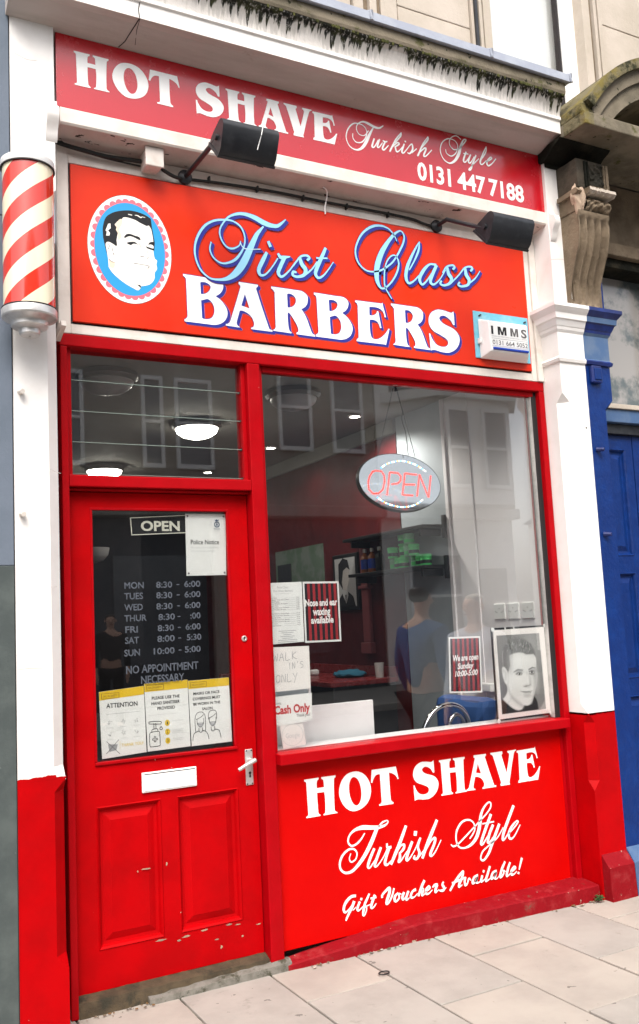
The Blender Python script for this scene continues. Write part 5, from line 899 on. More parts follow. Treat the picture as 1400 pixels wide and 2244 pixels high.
m.flat([[(.719+.004*cos(2*pi*i/12), 1.972+.007*sin(2*pi*i/12)) for i in range(12)]], yy, 'print_navy'); m.flat([[(.711, 1.987), (.727, 1.987), (.729, 1.996), (.723, 1.991), (.719, 1.999), (.715, 1.991), (.709, 1.996)]], yy, 'print_navy')
text(m, 'POLICE', .705, .734, 1.948, .007, yy, 'print_navy'); m.box(.706, .733, yy-.0001, yy, 1.942, 1.9435, 'print_pale')
for x, z in ((.577, 2.010), (.753, 2.010), (.574, 1.750), (.748, 1.750)): m.lathe([(.0045, 0), (.0045, -.002), (.001, -.003)], (x, yy, z), 'ink_grey', 10, 'y')
m.build('print', pn)

def salon(label, x0, x1, z0, z1, dz, lines, extra):
    o = sheet('salon_notice', label, 'notice', [(x0+.008, z0), (x1+.004, z0+dz), (x1-.001, z1+dz*.4), (x0, z1-dz)], YD, 'paper', GD)
    m = MB(); yy = YD-.0006
    m.prism([(x0+.001, z1-dz-.036), (x1-.001, z1+dz*.4-.036), (x1-.001, z1+dz*.4-.0005), (x0+.0005, z1-dz-.0005)], yy, yy+.0005, 'print_yellow', 'y')
    text(m, 'SALON SAFETY', x0+.018, x0+.078, z1-dz-.024, .009, yy-.0002, 'brown')
    for a, b in ((x0+.010, x0+.012), (x0+.085, x0+.087)): m.box(a, b, yy-.0003, yy-.0001, z1-dz-.031, z1-dz-.008, 'brown')
    m.box(x0+.012, x0+.085, yy-.0003, yy-.0001, z1-dz-.031, z1-dz-.0295, 'brown'); m.box(x0+.012, x0+.085, yy-.0003, yy-.0001, z1-dz-.0095, z1-dz-.008, 'brown')
    for s, a, b, z, h in lines: text(m, s, a, b, z, h, yy, 'print_black', .02)
    extra(m, yy-.0003); m.build('print', o); return o
def ln_(m, y, mat, w, *p): m.ribbon([(a, b, w) for a, b in p], y, mat, 3)
def ex1(m, y):
    m.box(.186, .330, y, y+.0002, 1.160, 1.1612, 'print_grey')
    rr = random.Random(3)
    for j, z in enumerate((1.125, 1.078)):
        for i, x in enumerate((.20, .258, .315)):
            for k_ in range(6):
                a = rr.uniform(0, 2*pi); ln_(m, y-.00005*k_, 'print_grey', .0014, (x+.010*cos(a), z+.010*sin(a)), (x+.004*cos(a+1), z+.004*sin(a+1)))
            m.box(x-.014, x+.014, y, y+.0002, z-.022, z-.0205, 'print_pale')
    m.flat([[(.195, 1.005), (.225, 1.008), (.232, 1.032), (.19, 1.036)]], y, 'print_grey'); ln_(m, y-.0003, 'ink_grey', .002, (.182, .998), (.236, 1.050)); ln_(m, y-.0004, 'ink_grey', .002, (.184, 1.048), (.24, .992))
    text(m, 'THANK YOU!', .247, .343, 1.020, .013, y, 'print_yellow'); m.box(.241, .242, y, y+.0002, 1.012, 1.045, 'print_yellow')
salon('white attention notice with a yellow band, left of three on the door glass', .156, .353, .978, 1.264, .008, [('ATTENTION', .186, .322, 1.186, .0185)], ex1)
def ex2(m, y):
    m.box(.372, .50, y, y+.0002, 1.1385, 1.1395, 'print_pale')
    k_ = 'print_black'; w = .0026; x = .397; z = 1.0
    ln_(m, y, k_, w, (x-.022, z+.006), (x-.025, z+.012), (x-.025, z+.055), (x-.019, z+.066), (x+.014, z+.068), (x+.020, z+.058), (x+.021, z+.014), (x+.016, z+.006), (x-.022, z+.005))
    ln_(m, y-.0001, k_, w, (x-.015, z+.067), (x-.012, z+.078), (x+.010, z+.079), (x+.012, z+.068)); ln_(m, y-.0002, k_, w, (x-.005, z+.08), (x-.005, z+.104)); ln_(m, y-.0003, k_, w, (x+.004, z+.08), (x+.004, z+.104))
    ln_(m, y-.0004, k_, w, (x+.026, z+.097), (x+.026, z+.109), (x-.022, z+.112), (x-.026, z+.104), (x-.018, z+.102), (x+.025, z+.098))
    ln_(m, y-.0005, k_, w, (x+.027, z+.088), (x+.021, z+.078), (x+.028, z+.073), (x+.033, z+.079), (x+.027, z+.088))
    for a, b, c_, d in ((x-.014, x+.010, z+.032, z+.040), (x-.006, x+.002, z+.024, z+.048)): m.box(a, b, y-.0007, y-.0006, c_, d, k_)
    m.box(x-.012, x+.008, y-.0009, y-.0008, z+.034, z+.038, 'paper'); m.box(x-.004, x, y-.0009, y-.0008, z+.026, z+.046, 'paper')
    for i, zz in enumerate((1.100, 1.062, 1.024)):
        m.flat([[(.453+.0115*cos(2*pi*j/18), zz+.0135*sin(2*pi*j/18)) for j in range(18)]], y-.00002, 'print_yellow'); text(m, '123'[i], .450, .456, zz-.006, .012, y-.0003, 'print_black', .02)
        for q in range(1 if i == 0 else 3 if i == 1 else 2): m.box(.474, .525, y, y+.0002, zz+.006-q*.007, zz+.0075-q*.007, 'print_pale')
salon('white hand sanitiser notice with a yellow band, between the attention and the mask notices', .354, .553, .987, 1.278, .002, [('PLEASE USE THE', .386, .513, 1.205, .0125), ('HAND SANITISER', .384, .513, 1.182, .0125), ('PROVIDED', .410, .490, 1.159, .0125)], ex2)
def ex3(m, y):
    k_ = 'print_black'; w = .0024
    for cx, hair in ((.606, True), (.664, False)):
        z = 1.092
        if hair: ln_(m, y, k_, w, (cx-.024, z-.042), (cx-.025, z+.012), (cx-.015, z+.036), (cx+.005, z+.041), (cx+.020, z+.030), (cx+.024, z+.008), (cx+.023, z-.042))
        else: ln_(m, y, k_, w, (cx-.019, z+.005), (cx-.019, z+.028), (cx-.008, z+.042), (cx+.012, z+.042), (cx+.020, z+.030), (cx+.019, z+.005))
        ln_(m, y-.0001, k_, w, (cx-.018, z+.010), (cx+.002, z+.018), (cx+.016, z+.028)); ln_(m, y-.0002, k_, w, (cx-.016, z+.012), (cx-.014, z-.012), (cx, z-.026), (cx+.014, z-.012), (cx+.016, z+.012))
        m.flat([[(cx-.014, z-.006), (cx+.014, z-.006), (cx+.012, z-.020), (cx, z-.026), (cx-.012, z-.020)]], y-.0003, 'print_grey')
        for q in (0, 1): m.box(cx-.008, cx+.008, y-.0006, y-.0004, z-.011-q*.006, z-.0095-q*.006, 'paper')
        ln_(m, y-.0007, k_, w, (cx-.008, z-.028), (cx-.008, z-.042), (cx, z-.048), (cx+.008, z-.042), (cx+.008, z-.028))
        ln_(m, y-.0008, k_, w, (cx-.009, z-.041), (cx-.028, z-.048), (cx-.036, z-.062), (cx-.038, z-.080)) if hair else None
        ln_(m, y-.0009, k_, w, (cx+.009, z-.041), (cx+.024 if hair else cx+.028, z-.046), (cx+.034, z-.062), (cx+.037, z-.080))
salon('white face mask notice with a yellow band, right of three on the door glass', .554, .7505, .988, 1.274, .001, [('MASKS OR FACE', .577, .702, 1.209, .0115), ('COVERINGS MUST', .573, .706, 1.186, .0115), ('BE WORN IN THE', .576, .704, 1.163, .0115), ('SALON', .616, .666, 1.140, .0115)], ex3)

# window notices
o = sheet('price_list', 'white price list with rows of small print, top left of the window beside the mullion', 'price list', [(.9555, 1.410), (1.130, 1.414), (1.131, 1.697), (.9555, 1.695)], YW, 'paper', GW)
m = MB(); yy = YW-.0006; rr = random.Random(6)
text(m, 'First Class', 1.000, 1.058, 1.668, .010, yy, 'print_grey'); text(m, 'Hot Shave Barbers', .980, 1.082, 1.652, .010, yy, 'print_grey'); m.box(.988, 1.07, yy, yy+.0002, 1.6425, 1.644, 'print_pale')
words = ['Dry Cut', 'Clipper Cut All Over', 'Skin Fade', 'Cut, Wash & Style', 'Boys Cut', 'Senior Cut mon to thurs', 'Hot Towel Shave', '', 'Hot Shave Services', 'Shave and the works', 'Beard trim', 'Haircut and hot shave', 'Express shave & cut', 'Ear wax', 'Head shave']
for i, wd_ in enumerate(words):
    z = 1.622-i*.0092
    if wd_: text(m, wd_, .9575, .9575+min(.10, .0055*len(wd_)), z, .0055, yy, 'ink_grey'); m.box(1.03, 1.092, yy, yy+.0002, z, z+.0008, 'print_grey'); text(m, '\u00a3%d.50' % rr.randint(6, 19), 1.096, 1.114, z, .0055, yy, 'ink_grey')
for i in range(7): w_ = rr.uniform(.02, .055); m.box(1.043-w_, 1.043+w_, yy, yy+.0002, 1.468-i*.0085, 1.4705-i*.0085, 'print_grey')
m.build('print', o)
def striped(name, label, c, lines, n, inset=.008):
    o = sheet(name, label, 'poster', c, YW, 'paper', GW); m = MB(); yy = YW-.0005
    (bx_, bz), (cx_, cz), (dx, dz), (ax, az) = c
    def at(u, v): return (bx_*(1-u)*(1-v)+cx_*u*(1-v)+ax*(1-u)*v+dx*u*v, bz*(1-u)*(1-v)+cz*u*(1-v)+az*(1-u)*v+dz*u*v)
    i = .045; m.flat([[at(i, i*.7), at(1-i, i*.7), at(1-i, 1-i*.7), at(i, 1-i*.7)]], yy, 'print_maroon')
    for k_ in range(n):
        u = i+(1-2*i)*(k_+.72)/(n+.2); h = .036; m.flat([[at(u-h, i*.7), at(u+h, i*.7), at(u+h, 1-i*.7), at(u-h, 1-i*.7)]], yy-.0003, 'print_darkred')
    for s, a, b, z, cp, it in lines: text(m, s, a, b, z, cp, yy-.0006, 'letter_white', .03, 0, it)
    m.build('print', o)
striped('waxing_poster', 'black and red striped nose and ear waxing poster beside the price list', [(1.135, 1.408), (1.3315, 1.405), (1.333, 1.6945), (1.136, 1.697)], [('Nose and ear', 1.144, 1.319, 1.580, .031, 0), ('waxing', 1.183, 1.278, 1.536, .034, 0), ('available', 1.171, 1.294, 1.497, .031, 0)], 6)
striped('sunday_poster', 'black and red striped sunday opening poster beside the framed portrait', [(1.952, 1.107), (2.161, 1.094), (2.172, 1.386), (1.968, 1.391)], [('We are open', 1.987, 2.150, 1.266, .030, .25), ('Sunday', 2.012, 2.116, 1.225, .028, .25), ('10:00-5:00', 1.992, 2.140, 1.188, .027, .25)], 6)
o = sheet('walk_ins_note', 'handwritten walk ins only note on white paper below the price list', 'notice', [(.957, 1.192), (1.153, 1.195), (1.154, 1.393), (.9555, 1.397)], YW, 'paper_warm', GW)
m = MB(); yy = YW-.0006; w = .0026
HW = {'W': [[(0, 1), (.2, 0), (.5, .8), (.75, 0), (1, 1)]], 'A': [[(0, 0), (.5, 1), (.85, 0)], [(.15, .4), (.75, .45)]], 'L': [[(.1, 1), (.0, 0), (.8, .05)]], 'K': [[(.1, 1), (.05, 0)], [(.9, .95), (.1, .45), (.95, 0)]], 'I': [[(.5, 1), (.45, 0)]], 'N': [[(0, 0), (.1, 1), (.75, 0), (.85, 1)]], 'S': [[(.9, .95), (.3, .95), (.1, .65), (.8, .45), (.8, .1), (.1, 0)]], "'": [[(.5, 1.1), (.4, .85)]], 'O': [[(.5, 1), (.05, .6), (.3, 0), (.8, .2), (.9, .8), (.45, 1)]], 'Y': [[(0, 1), (.4, .5)], [(.9, 1), (.2, -.25)]]}
def hand(s, x, z, h, adv, cw, slope=0):
    global yy
    for i, ch in enumerate(s):
        for st_ in HW[ch]: m.ribbon([(x+i*adv+a*cw, z+b*h+i*slope, w) for a, b in st_], yy, 'print_grey', 3); yy -= .00004
hand('WALK', .962, 1.330, .036, .033, .026, .002); hand("IN'S", 1.040, 1.291, .030, .021, .016, .001); hand('ONLY', .972, 1.233, .036, .030, .024, .001)
m.build('handwriting', o)
o = sheet('cash_only_sign', 'white cash only card with red lettering below the handwritten note', 'notice', [(.9555, 1.035), (1.152, 1.047), (1.156, 1.174), (.9555, 1.170)], YW-.0014, 'paper', GW)
m = MB(); yy = YW-.002; text(m, 'Sorry,', .957, .995, 1.134, .012, yy, 'ink_grey'); text(m, 'Cash Only', .958, 1.143, 1.091, .036, yy, 'print_red', .035); text(m, 'Thank you!', 1.071, 1.142, 1.070, .013, yy, 'ink_grey', .01); m.build('print', o)
o = sheet('round_sticker', 'small pale sticker with a grey ring and faint word below the cash only card', 'sticker', [(.996, .930), (1.115, .940), (1.103, 1.036), (.982, 1.040)], YW, 'paper_warm', GW)
m = MB(); yy = YW-.0006; m.flat([[(1.046+.056*cos(2*pi*i/40), .991+.050*sin(2*pi*i/40)) for i in range(40)], [(1.046+.0535*cos(2*pi*i/40), .991+.0478*sin(2*pi*i/40)) for i in range(40)]], yy, 'print_pale'); text(m, 'Google', 1.011, 1.083, .978, .022, yy, 'print_pale', .004); m.build('print', o)
# small pins
# framed portrait
fp = thing('framed_portrait', 'black and white portrait photo of a short haired man in a pale clip frame', 'picture', (2.44, .062, .94))
m = MB(); m.box(2.252, 2.630, .0665, .0685, .936, 1.423, 'print_black'); m.build('backing', fp)
m = MB(); m.prism([(2.262, .945), (2.622, .949), (2.618, 1.413), (2.264, 1.411)], .0600, .0660, 'paper_warm', 'y'); m.build('mount', fp)
LY = []
def ly(c): return [(a/1e4, b/1e4) for a, b in (curve_poly(c, 5))] if len(c[0]) == 3 else [(q[0]/1e4, q[1]/1e4, q[2]/1e4) for q in c]
soft_ = {0: (.010, .012, 1), 1: (.010, .70, 1), 2: (.016, .17, .92), 3: (.007, .05, .9), 4: (.030, .34, .75), 5: (.004, .58, .8)}
for tone, c in POLY['port']: LY.append((ly(c), *soft_[tone]))
EX = ((2.423, 1.182, .024, .013, .022, .42, .65), (2.508, 1.184, .021, .012, .020, .38, .7), (2.535, 1.14, .016, .07, .05, .48, .6), (2.395, 1.09, .03, .045, .05, .60, .45), (2.467, 1.05, .028, .007, .018, .46, .55), (2.36, 1.24, .014, .06, .04, .42, .55), (2.494, 1.14, .008, .035, .016, .50, .55), (2.478, 1.135, .006, .03, .014, .80, .6), (2.44, 1.245, .055, .022, .04, .78, .6), (2.40, 1.135, .03, .03, .04, .76, .5))
for cx_, cz_, rx_, rz_, so, val, am in EX: LY.append(([(cx_+rx_*cos(i*.4), cz_+rz_*sin(i*.4)) for i in range(16)], so, val, am))
for cx_, cz_ in ((2.421, 1.171), (2.508, 1.174)):
    for rx_, rz_, so, val in ((.017, .0075, .005, .30), (.014, .0048, .004, .66), (.0062, .0060, .004, .03)): LY.append(([(cx_+rx_*cos(i*.4), cz_+rz_*sin(i*.4)) for i in range(16)], so, val, 1))
    LY.append(([(cx_-.018, cz_+.004, .003), (cx_, cz_+.0085, .004), (cx_+.016, cz_+.003, .003)], .004, .06, .9))
LY.append(([(2.385, 1.183, .003), (2.41, 1.194, .007), (2.446, 1.190, .005)], .006, .13, .9)); LY.append(([(2.487, 1.190, .006), (2.515, 1.199, .007), (2.535, 1.194, .003)], .006, .13, .9))
LY.append(([(2.434, 1.077, .003), (2.468, 1.073, .005), (2.500, 1.075, .003)], .004, .16, .95)); LY.append(([(2.45, 1.064, .004), (2.472, 1.060, .006), (2.49, 1.065, .003)], .008, .44, .7)); LY.append(([(2.458, 1.108, .004), (2.474, 1.104, .005), (2.492, 1.110, .004)], .006, .22, .8))
soft_print([(2.284, .970), (2.588, .972), (2.579, 1.381), (2.282, 1.382)], 110, 146, .0594, LY, 'photograph', fp)
for x, z in ((2.260, 1.414), (2.624, 1.420), (2.622, .947), (2.258, .937)): m = MB(); m.lathe([(.001, .0555), (.010, .0556), (.012, .0585), (.010, .0605)], (x, 0, z), 'plastic_white', 14, 'y'); m.build('corner_clip', fp)
for x in (2.345, 2.405): m = MB(); m.box(x, x+.004, .0585, .069, 1.408, 1.424, 'paper'); m.build('tape_strip', fp)


# ------------------------------------------------------------------ LED open sign
ls = thing('led_open_sign', 'oval black open sign with red letters of dots hanging on chains behind the window', 'open sign', (1.808, .15, 2.06))
cx, cz, rx, rz = 1.808, 2.216, .258, .160; rot = R(-2.0)
E_ = lambda r0, r1, n=64: [(cx+r0*cos(2*pi*i/n)*cos(rot)-r1*sin(2*pi*i/n)*sin(rot), cz+r0*cos(2*pi*i/n)*sin(rot)+r1*sin(2*pi*i/n)*cos(rot)) for i in range(n)]
TL = lambda p: (p[0], .150 - (p[2]-cz)*.16 if False else p[1], p[2])
m = MB(); m.prism(E_(rx, rz), .152, .182, 'acrylic_edge', 'y'); m.build('casing', ls)
m = MB(); m.flat([E_(rx-.004, rz-.004)], .1515, 'acrylic'); m.build('face_panel', ls)
def dots(mb, pl, step, mats, r):
    acc = 0; i = 0
    for a, b in zip(pl, pl[1:]):
        L = math.dist(a, b); t = acc
        while t < L:
            x, z = a[0]+(b[0]-a[0])*t/L, a[1]+(b[1]-a[1])*t/L
            mb.lathe([(r, 0), (r*.95, -.002), (r*.6, -.004), (r*.1, -.005)], (x, .1513, z), mats[i % len(mats)], 7, 'y'); i += 1; t += step
        acc = t-L
m = MB()
for s in LED: dots(m, [(a/1e4, b/1e4) for a, b in s], .0108, ['led_red'], .0050)
m.build('led_letters', ls)
for s in LEDARC:
    m = MB(); dots(m, [(p[0], p[1]) for p in spline([(a/1e4, b/1e4, 0) for a, b in s], 5)], .0115, ['led_blue', 'led_white', 'led_white', 'led_blue', 'led_amber', 'led_white'], .0046); m.build('led_arc', ls)
for q_ in ls.children: q_.rotation_euler.x = R(-8.4)    # leans back on its chains
for x, z in ((1.690, 2.345), (1.938, 2.335)):
    m = MB(); p0, p1 = Vector((x, .205, z)), Vector((1.803, .165, 2.76)); n_ = 40
    for i in range(n_):
        a, b = p0.lerp(p1, i/n_), p0.lerp(p1, (i+.8)/n_); m.tube([a, b], .0026 if i % 2 else .0018, 'black_metal', 5)
    m.build('chain', ls)
m = MB(); m.tube([(p[0], .172, p[1]) for p in spline([(1.806, 2.75, 0), (1.83, 2.66, 0), (1.845, 2.60, 0), (1.84, 2.55, 0), (1.858, 2.48, 0), (1.866, 2.36, 0)], 5)], .0022, 'cable_black', 5); m.tube([(1.803, .165, 2.70), (1.803, .165, 2.78)], .004, 'cable_black', 5); m.build('lead', ls)

# ------------------------------------------------------------------ inside the shop
g = MB(); g.box(-.6, 2.9, .13, 5.6, -.05, .02, 'floor_dark'); tag(g.build('shop_floor'), kind='structure')
g = MB(); g.box(-.6, 2.9, .13, 5.6, 2.90, 3.0, 'ceiling_paint')
tag(g.build('ceiling'), kind='structure')
g = MB(); WX = 2.665
g.box(WX, WX+.12, .07, .93, .05, 2.90, 'wall_white'); g.box(WX+.004, WX+.12, .935, 1.48, .05, 2.90, 'wall_grey'); g.box(WX, WX+.12, 1.485, 5.2, .05, 2.80, 'wall_red')
g.box(WX-.02, WX+.02, 1.485, 5.2, 2.79, 2.90, 'ceiling_paint', .01)
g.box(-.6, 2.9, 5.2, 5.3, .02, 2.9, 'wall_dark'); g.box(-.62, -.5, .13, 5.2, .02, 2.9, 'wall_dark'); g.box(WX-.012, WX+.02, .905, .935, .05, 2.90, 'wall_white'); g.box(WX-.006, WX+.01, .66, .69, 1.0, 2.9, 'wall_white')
tag(g.build('interior_wall', loc=(2.7, 2.6, .05)), kind='structure')
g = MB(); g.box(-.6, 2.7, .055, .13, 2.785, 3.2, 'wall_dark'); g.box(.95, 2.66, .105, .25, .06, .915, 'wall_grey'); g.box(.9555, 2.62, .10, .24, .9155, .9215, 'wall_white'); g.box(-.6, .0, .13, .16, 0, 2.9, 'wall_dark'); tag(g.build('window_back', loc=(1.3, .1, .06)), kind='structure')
g = MB(); g.box(-.45, .62, 2.9, 2.98, 1.72, 2.9, 'wall_bluish'); g.box(-.45, .62, 2.91, 2.97, .02, 1.718, 'wall_dark'); g.box(.36, .50, 2.86, 2.90, 1.2, 2.9, 'wall_bluish', .01); tag(g.build('partition_wall', loc=(.1, 2.9, 0)), 'bluish interior partition seen through the door glass', 'wall')
def dome(x, y, lit, label):
    t = thing('ceiling_lamp', label, 'ceiling lamp', (x, y, 2.90), 'round ceiling lamps')
    m = MB(); m.lathe([(.13, 0), (.165, -.005), (.17, -.03), (.155, -.05), (.145, -.05)], (x, y, 2.90), 'lamp_ring', 32); m.build('ring', t)
    m = MB(); m.lathe([(.146, -.045), (.135, -.075), (.10, -.10), (.05, -.115), (.004, -.12)], (x, y, 2.90), 'lamp_dome' if lit else 'dome_off', 32); m.build('dome', t)
dome(1.37, 1.98, True, 'lit round ceiling lamp, the brighter of two seen through the louvred fanlight'); dome(1.22, 3.78, True, 'lit round ceiling lamp low in the louvred fanlight, farther into the shop')
dome(1.63, 1.02, False, 'unlit round ceiling lamp behind the top left of the shop window'); dome(.47, .97, False, 'unlit round ceiling lamp behind the top of the louvred fanlight')
for x, y, lb_ in ((2.35, 1.5, 'small lit downlight in the ceiling nearest the window'), (2.27, 2.69, 'small lit downlight in the ceiling over the red wall'), (2.21, 3.91, 'small lit downlight in the ceiling seen through the fanlight corner')):
    t = thing('downlight', lb_, 'downlight', (x, y, 2.9), 'small ceiling downlights')
    m = MB(); m.lathe([(.05, 0), (.05, -.008), (.036, -.010), (.036, -.004), (.03, -.004)], (x, y, 2.9), 'plastic_white', 20); m.build('ring', t)
    m = MB(); m.lathe([(.034, -.005), (.02, -.007), (.002, -.008)], (x, y, 2.9), 'spot_glow', 16); m.build('bulb', t)
    pd = bpy.data.lights.new('downlight_glow', 'SPOT'); pd.energy = 30 if y < 2 else 5; pd.spot_size = R(150); pd.spot_blend = .5; pd.shadow_soft_size = .04; pd.color = (1, .96, .9); po = bpy.data.objects.new('downlight_glow', pd); S.collection.objects.link(po); po.parent = t; po.location = (0, 0, -.03)
# shelves on the right wall
for z, y0_, y1_, lb_ in ((1.825, .97, 1.94, 'black wall shelf carrying green pots inside the shop'), (2.085, .97, 2.0, 'empty black wall shelf above the green pots')):
    t = thing('shelf', lb_, 'shelf', (WX-.09, (y0_+y1_)/2, z), 'wall shelves')
    m = MB(); m.box(WX-.18, WX, y0_, y1_, z-.022, z, 'black_panel', .003); m.build('board', t)
    for yy in (y0_+.05, y1_-.1): m = MB(); m.box(WX-.16, WX-.001, yy, yy+.02, z-.07, z-.023, 'black_metal', .003); m.build('bracket', t)
    m = MB(); m.box(WX-.03, WX-.001, y0_-.03, y0_+.0, z-.09, z+.06, 'black_metal', .003); m.build('end_bracket', t)
def pot(y, x, z, mat, label):
    t = thing('pot', label, 'pot', (x, y, z), 'green hair product pots on the shelf')
    m = MB(); m.lathe([(.034, 0), (.036, .004), (.036, .046), (.033, .05)], (x, y, z), mat, 20); m.build('jar', t)
    m = MB(); m.lathe([(.037, .0505), (.038, .054), (.038, .072), (.034, .075), (.002, .0755)], (x, y, z), mat, 20); m.build('lid', t)
    m = MB(); m.lathe([(.0364, .014), (.0364, .036)], (x, y, z), 'black_panel' if mat == 'green_pot' else 'green_pot', 20); m.build('label_band', t)
    return t
zz = 1.8255
rows = [(0, [1.05, 1.135, 1.22, 1.305, 1.39, 1.475]), (1, [1.18, 1.265, 1.35, 1.435]), (2, [1.23, 1.33])]
nm_ = ['bottom row', 'middle row', 'top row']; od = ['nearest the window', 'second from the window', 'third from the window', 'fourth from the window', 'fifth from the window', 'farthest from the window']
for r_, ys in rows:
    for i, yy in enumerate(ys): pot(yy, WX-.09+.02*((i*7) % 3-1), zz+.0762*r_, 'green_pot' if (i+r_) % 3 != 2 else 'green_pale', '%s green pot in the %s on the shelf, %s' % ('bright' if (i+r_) % 3 != 2 else 'pale', nm_[r_], od[i]))
for i, (yy, mt, lb_) in enumerate(((1.64, 'black_panel', 'dark bottle on the shelf beside the green pots'), (1.74, 'blue_label', 'bottle with a blue label in the middle of three at the shelf end'), (1.84, 'blue_label', 'bottle with a blue label at the far end of the shelf'))):
    t = thing('bottle', lb_, 'bottle', (WX-.09, yy, zz), 'bottles at the end of the shelf')
    m = MB(); m.lathe([(.030, 0), (.032, .004), (.032, .11), (.022, .13), (.012, .138), (.012, .15)], (WX-.09, yy, zz), 'amber' if i else 'black_panel', 18); m.build('body', t)
    m = MB(); m.lathe([(.0325, .03), (.0325, .10)], (WX-.09, yy, zz), mt, 18); m.build('label_band', t)
    m = MB(); m.lathe([(.014, .15), (.014, .175), (.002, .178)], (WX-.09, yy, zz), 'silver_paint', 14); m.build('cap', t)
# framed print of a dark suited man, wall column, small posters
fpn = thing('framed_print', 'dark framed print of a man in a suit on the red wall', 'picture', (WX, 2.24, 1.58))
m = MB(); m.box(WX-.025, WX-.001, 2.06, 2.44, 1.57, 2.0, 'black_panel', .004); m.build('frame', fpn)
m = MB(); m.add([(WX-.0262, 2.405, 1.60), (WX-.0262, 2.095, 1.60), (WX-.0262, 2.095, 1.97), (WX-.0262, 2.405, 1.97)], [(0, 1, 2, 3)], 'dome_off')
def wallpoly(mb, pts_, x, mat): mb.add([(x, 2.405-a*.31, 1.60+b*.37) for a, b in pts_], [t for t in tessellate_polygon([[Vector((a, b, 0)) for a, b in pts_]])], mat)
wallpoly(m, [(.12, 0), (.16, .16), (.34, .28), (.62, .30), (.85, .20), (.95, 0)], WX-.0268, 'print_black'); wallpoly(m, [(.34, .25), (.5, .06), (.62, .22), (.6, .5), (.35, .5)], WX-.0274, 'dome_off'); wallpoly(m, [(.22, .55), (.25, .85), (.42, .96), (.62, .93), (.74, .78), (.70, .50), (.55, .32), (.36, .36)], WX-.0280, 'tone_shadow'); wallpoly(m, [(.18, .52), (.2, .88), (.42, 1), (.66, .95), (.75, .74), (.6, .80), (.42, .74), (.34, .5), (.38, .34)], WX-.0286, 'print_black'); wallpoly(m, [(.50, .08), (.47, .24), (.54, .24)], WX-.0290, 'print_black')
m.build('picture', fpn)
t = thing('wall_column', 'slim pinkish red timber column with a capital on the red wall', 'column', (WX, 1.97, 1.1))
m = MB(); m.box(WX-.03, WX-.001, 1.92, 2.02, 1.33, 2.06, 'wall_pink', .006); m.build('shaft', t); m = MB(); m.box(WX-.045, WX-.001, 1.90, 2.04, 1.25, 1.329, 'wall_pink', .006); m.build('base', t); m = MB(); m.box(WX-.045, WX-.001, 1.90, 2.04, 1.72, 1.745, 'wall_pink', .005); m.box(WX-.05, WX-.001, 1.89, 2.05, 2.061, 2.10, 'wall_pink', .006); m.build('moulding', t)
m = MB(); m.box(WX-.006, WX-.0005, 2.62, 3.5, 1.72, 2.12, 'poster_green'); tag(m.build('wall_poster'), 'faded green and grey poster on the far red wall', 'poster')
m = MB(); m.box(WX-.010, WX-.0065, 3.2, 3.46, 1.66, 2.0, 'print_black'); tag(m.build('dark_notice'), 'small dark notice in front of the faded green poster', 'notice')
# counter with things on it
ct = thing('counter', 'dark counter with a red worktop along the red wall', 'counter', (2.40, 2.6, .02))
m = MB(); m.box(2.12, WX-.001, 1.62, 3.6, 1.055, 1.09, 'counter_red', .006); m.build('worktop', ct); m = MB(); m.box(2.16, WX-.002, 1.66, 3.58, .02, 1.054, 'black_panel'); m.build('cabinet', ct); m = MB(); m.box(WX-.03, WX-.002, 1.62, 3.6, 1.091, 1.16, 'counter_red', .004); m.build('upstand', ct)
m = MB(); m.lathe([(.001, -.09), (.03, -.085), (.034, -.02), (.024, .02), (.024, .05), (.002, .052)], (2.36, 2.75, 1.125), 'brown', 16, 'x'); tag(m.build('brown_bottle'), 'brown bottle lying on the red worktop', 'bottle')
m = MB(); m.box(2.40, 2.47, 2.42, 2.47, 1.0905, 1.135, 'plastic_white', .014); tag(m.build('hair_clipper'), 'small white clipper lying on the red worktop', 'clipper')
bm = bmesh.new(); bmesh.ops.create_icosphere(bm, subdivisions=3, radius=1)
for v in bm.verts: v.co = Vector((2.48+v.co.x*.12, 1.98+v.co.y*.13, 1.112+v.co.z*.024*(1+.5*sin(9*v.co.x+5*v.co.y))+.008*sin(14*v.co.y)))
m = MB(); m.bm(bm, 'cloth_teal', True); tag(m.build('cloth'), 'crumpled teal cloth on the red worktop', 'cloth')
m = MB(); m.lathe([(.028, 0), (.034, .10), (.030, .10), (.026, .008), (.001, .006)], (2.57, 1.72, 1.0905), 'lamp_lens', 20); tag(m.build('tumbler'), 'clear tumbler at the near end of the worktop', 'glass')
t = thing('display_board', 'plain pale grey board standing just inside the window beside the notices', 'board', (1.3, .32, .92))
m = MB(); m.box(1.00, 1.64, .30, .32, .83, 1.088, 'wall_white', .003); m.build('panel', t); m = MB(); m.box(1.05, 1.09, .322, .40, .83, .87, 'wall_grey'); m.box(1.55, 1.59, .322, .40, .83, .87, 'wall_grey'); m.build('foot', t)
m = MB(); m.box(1.22, 1.42, .60, .63, .62, 1.25, 'wall_grey', .004); m.box(1.42, 1.435, .595, .635, .62, 1.255, 'wall_white', .003); tag(m.build('folding_screen'), 'grey panel with a white edge standing behind the pale board', 'screen')
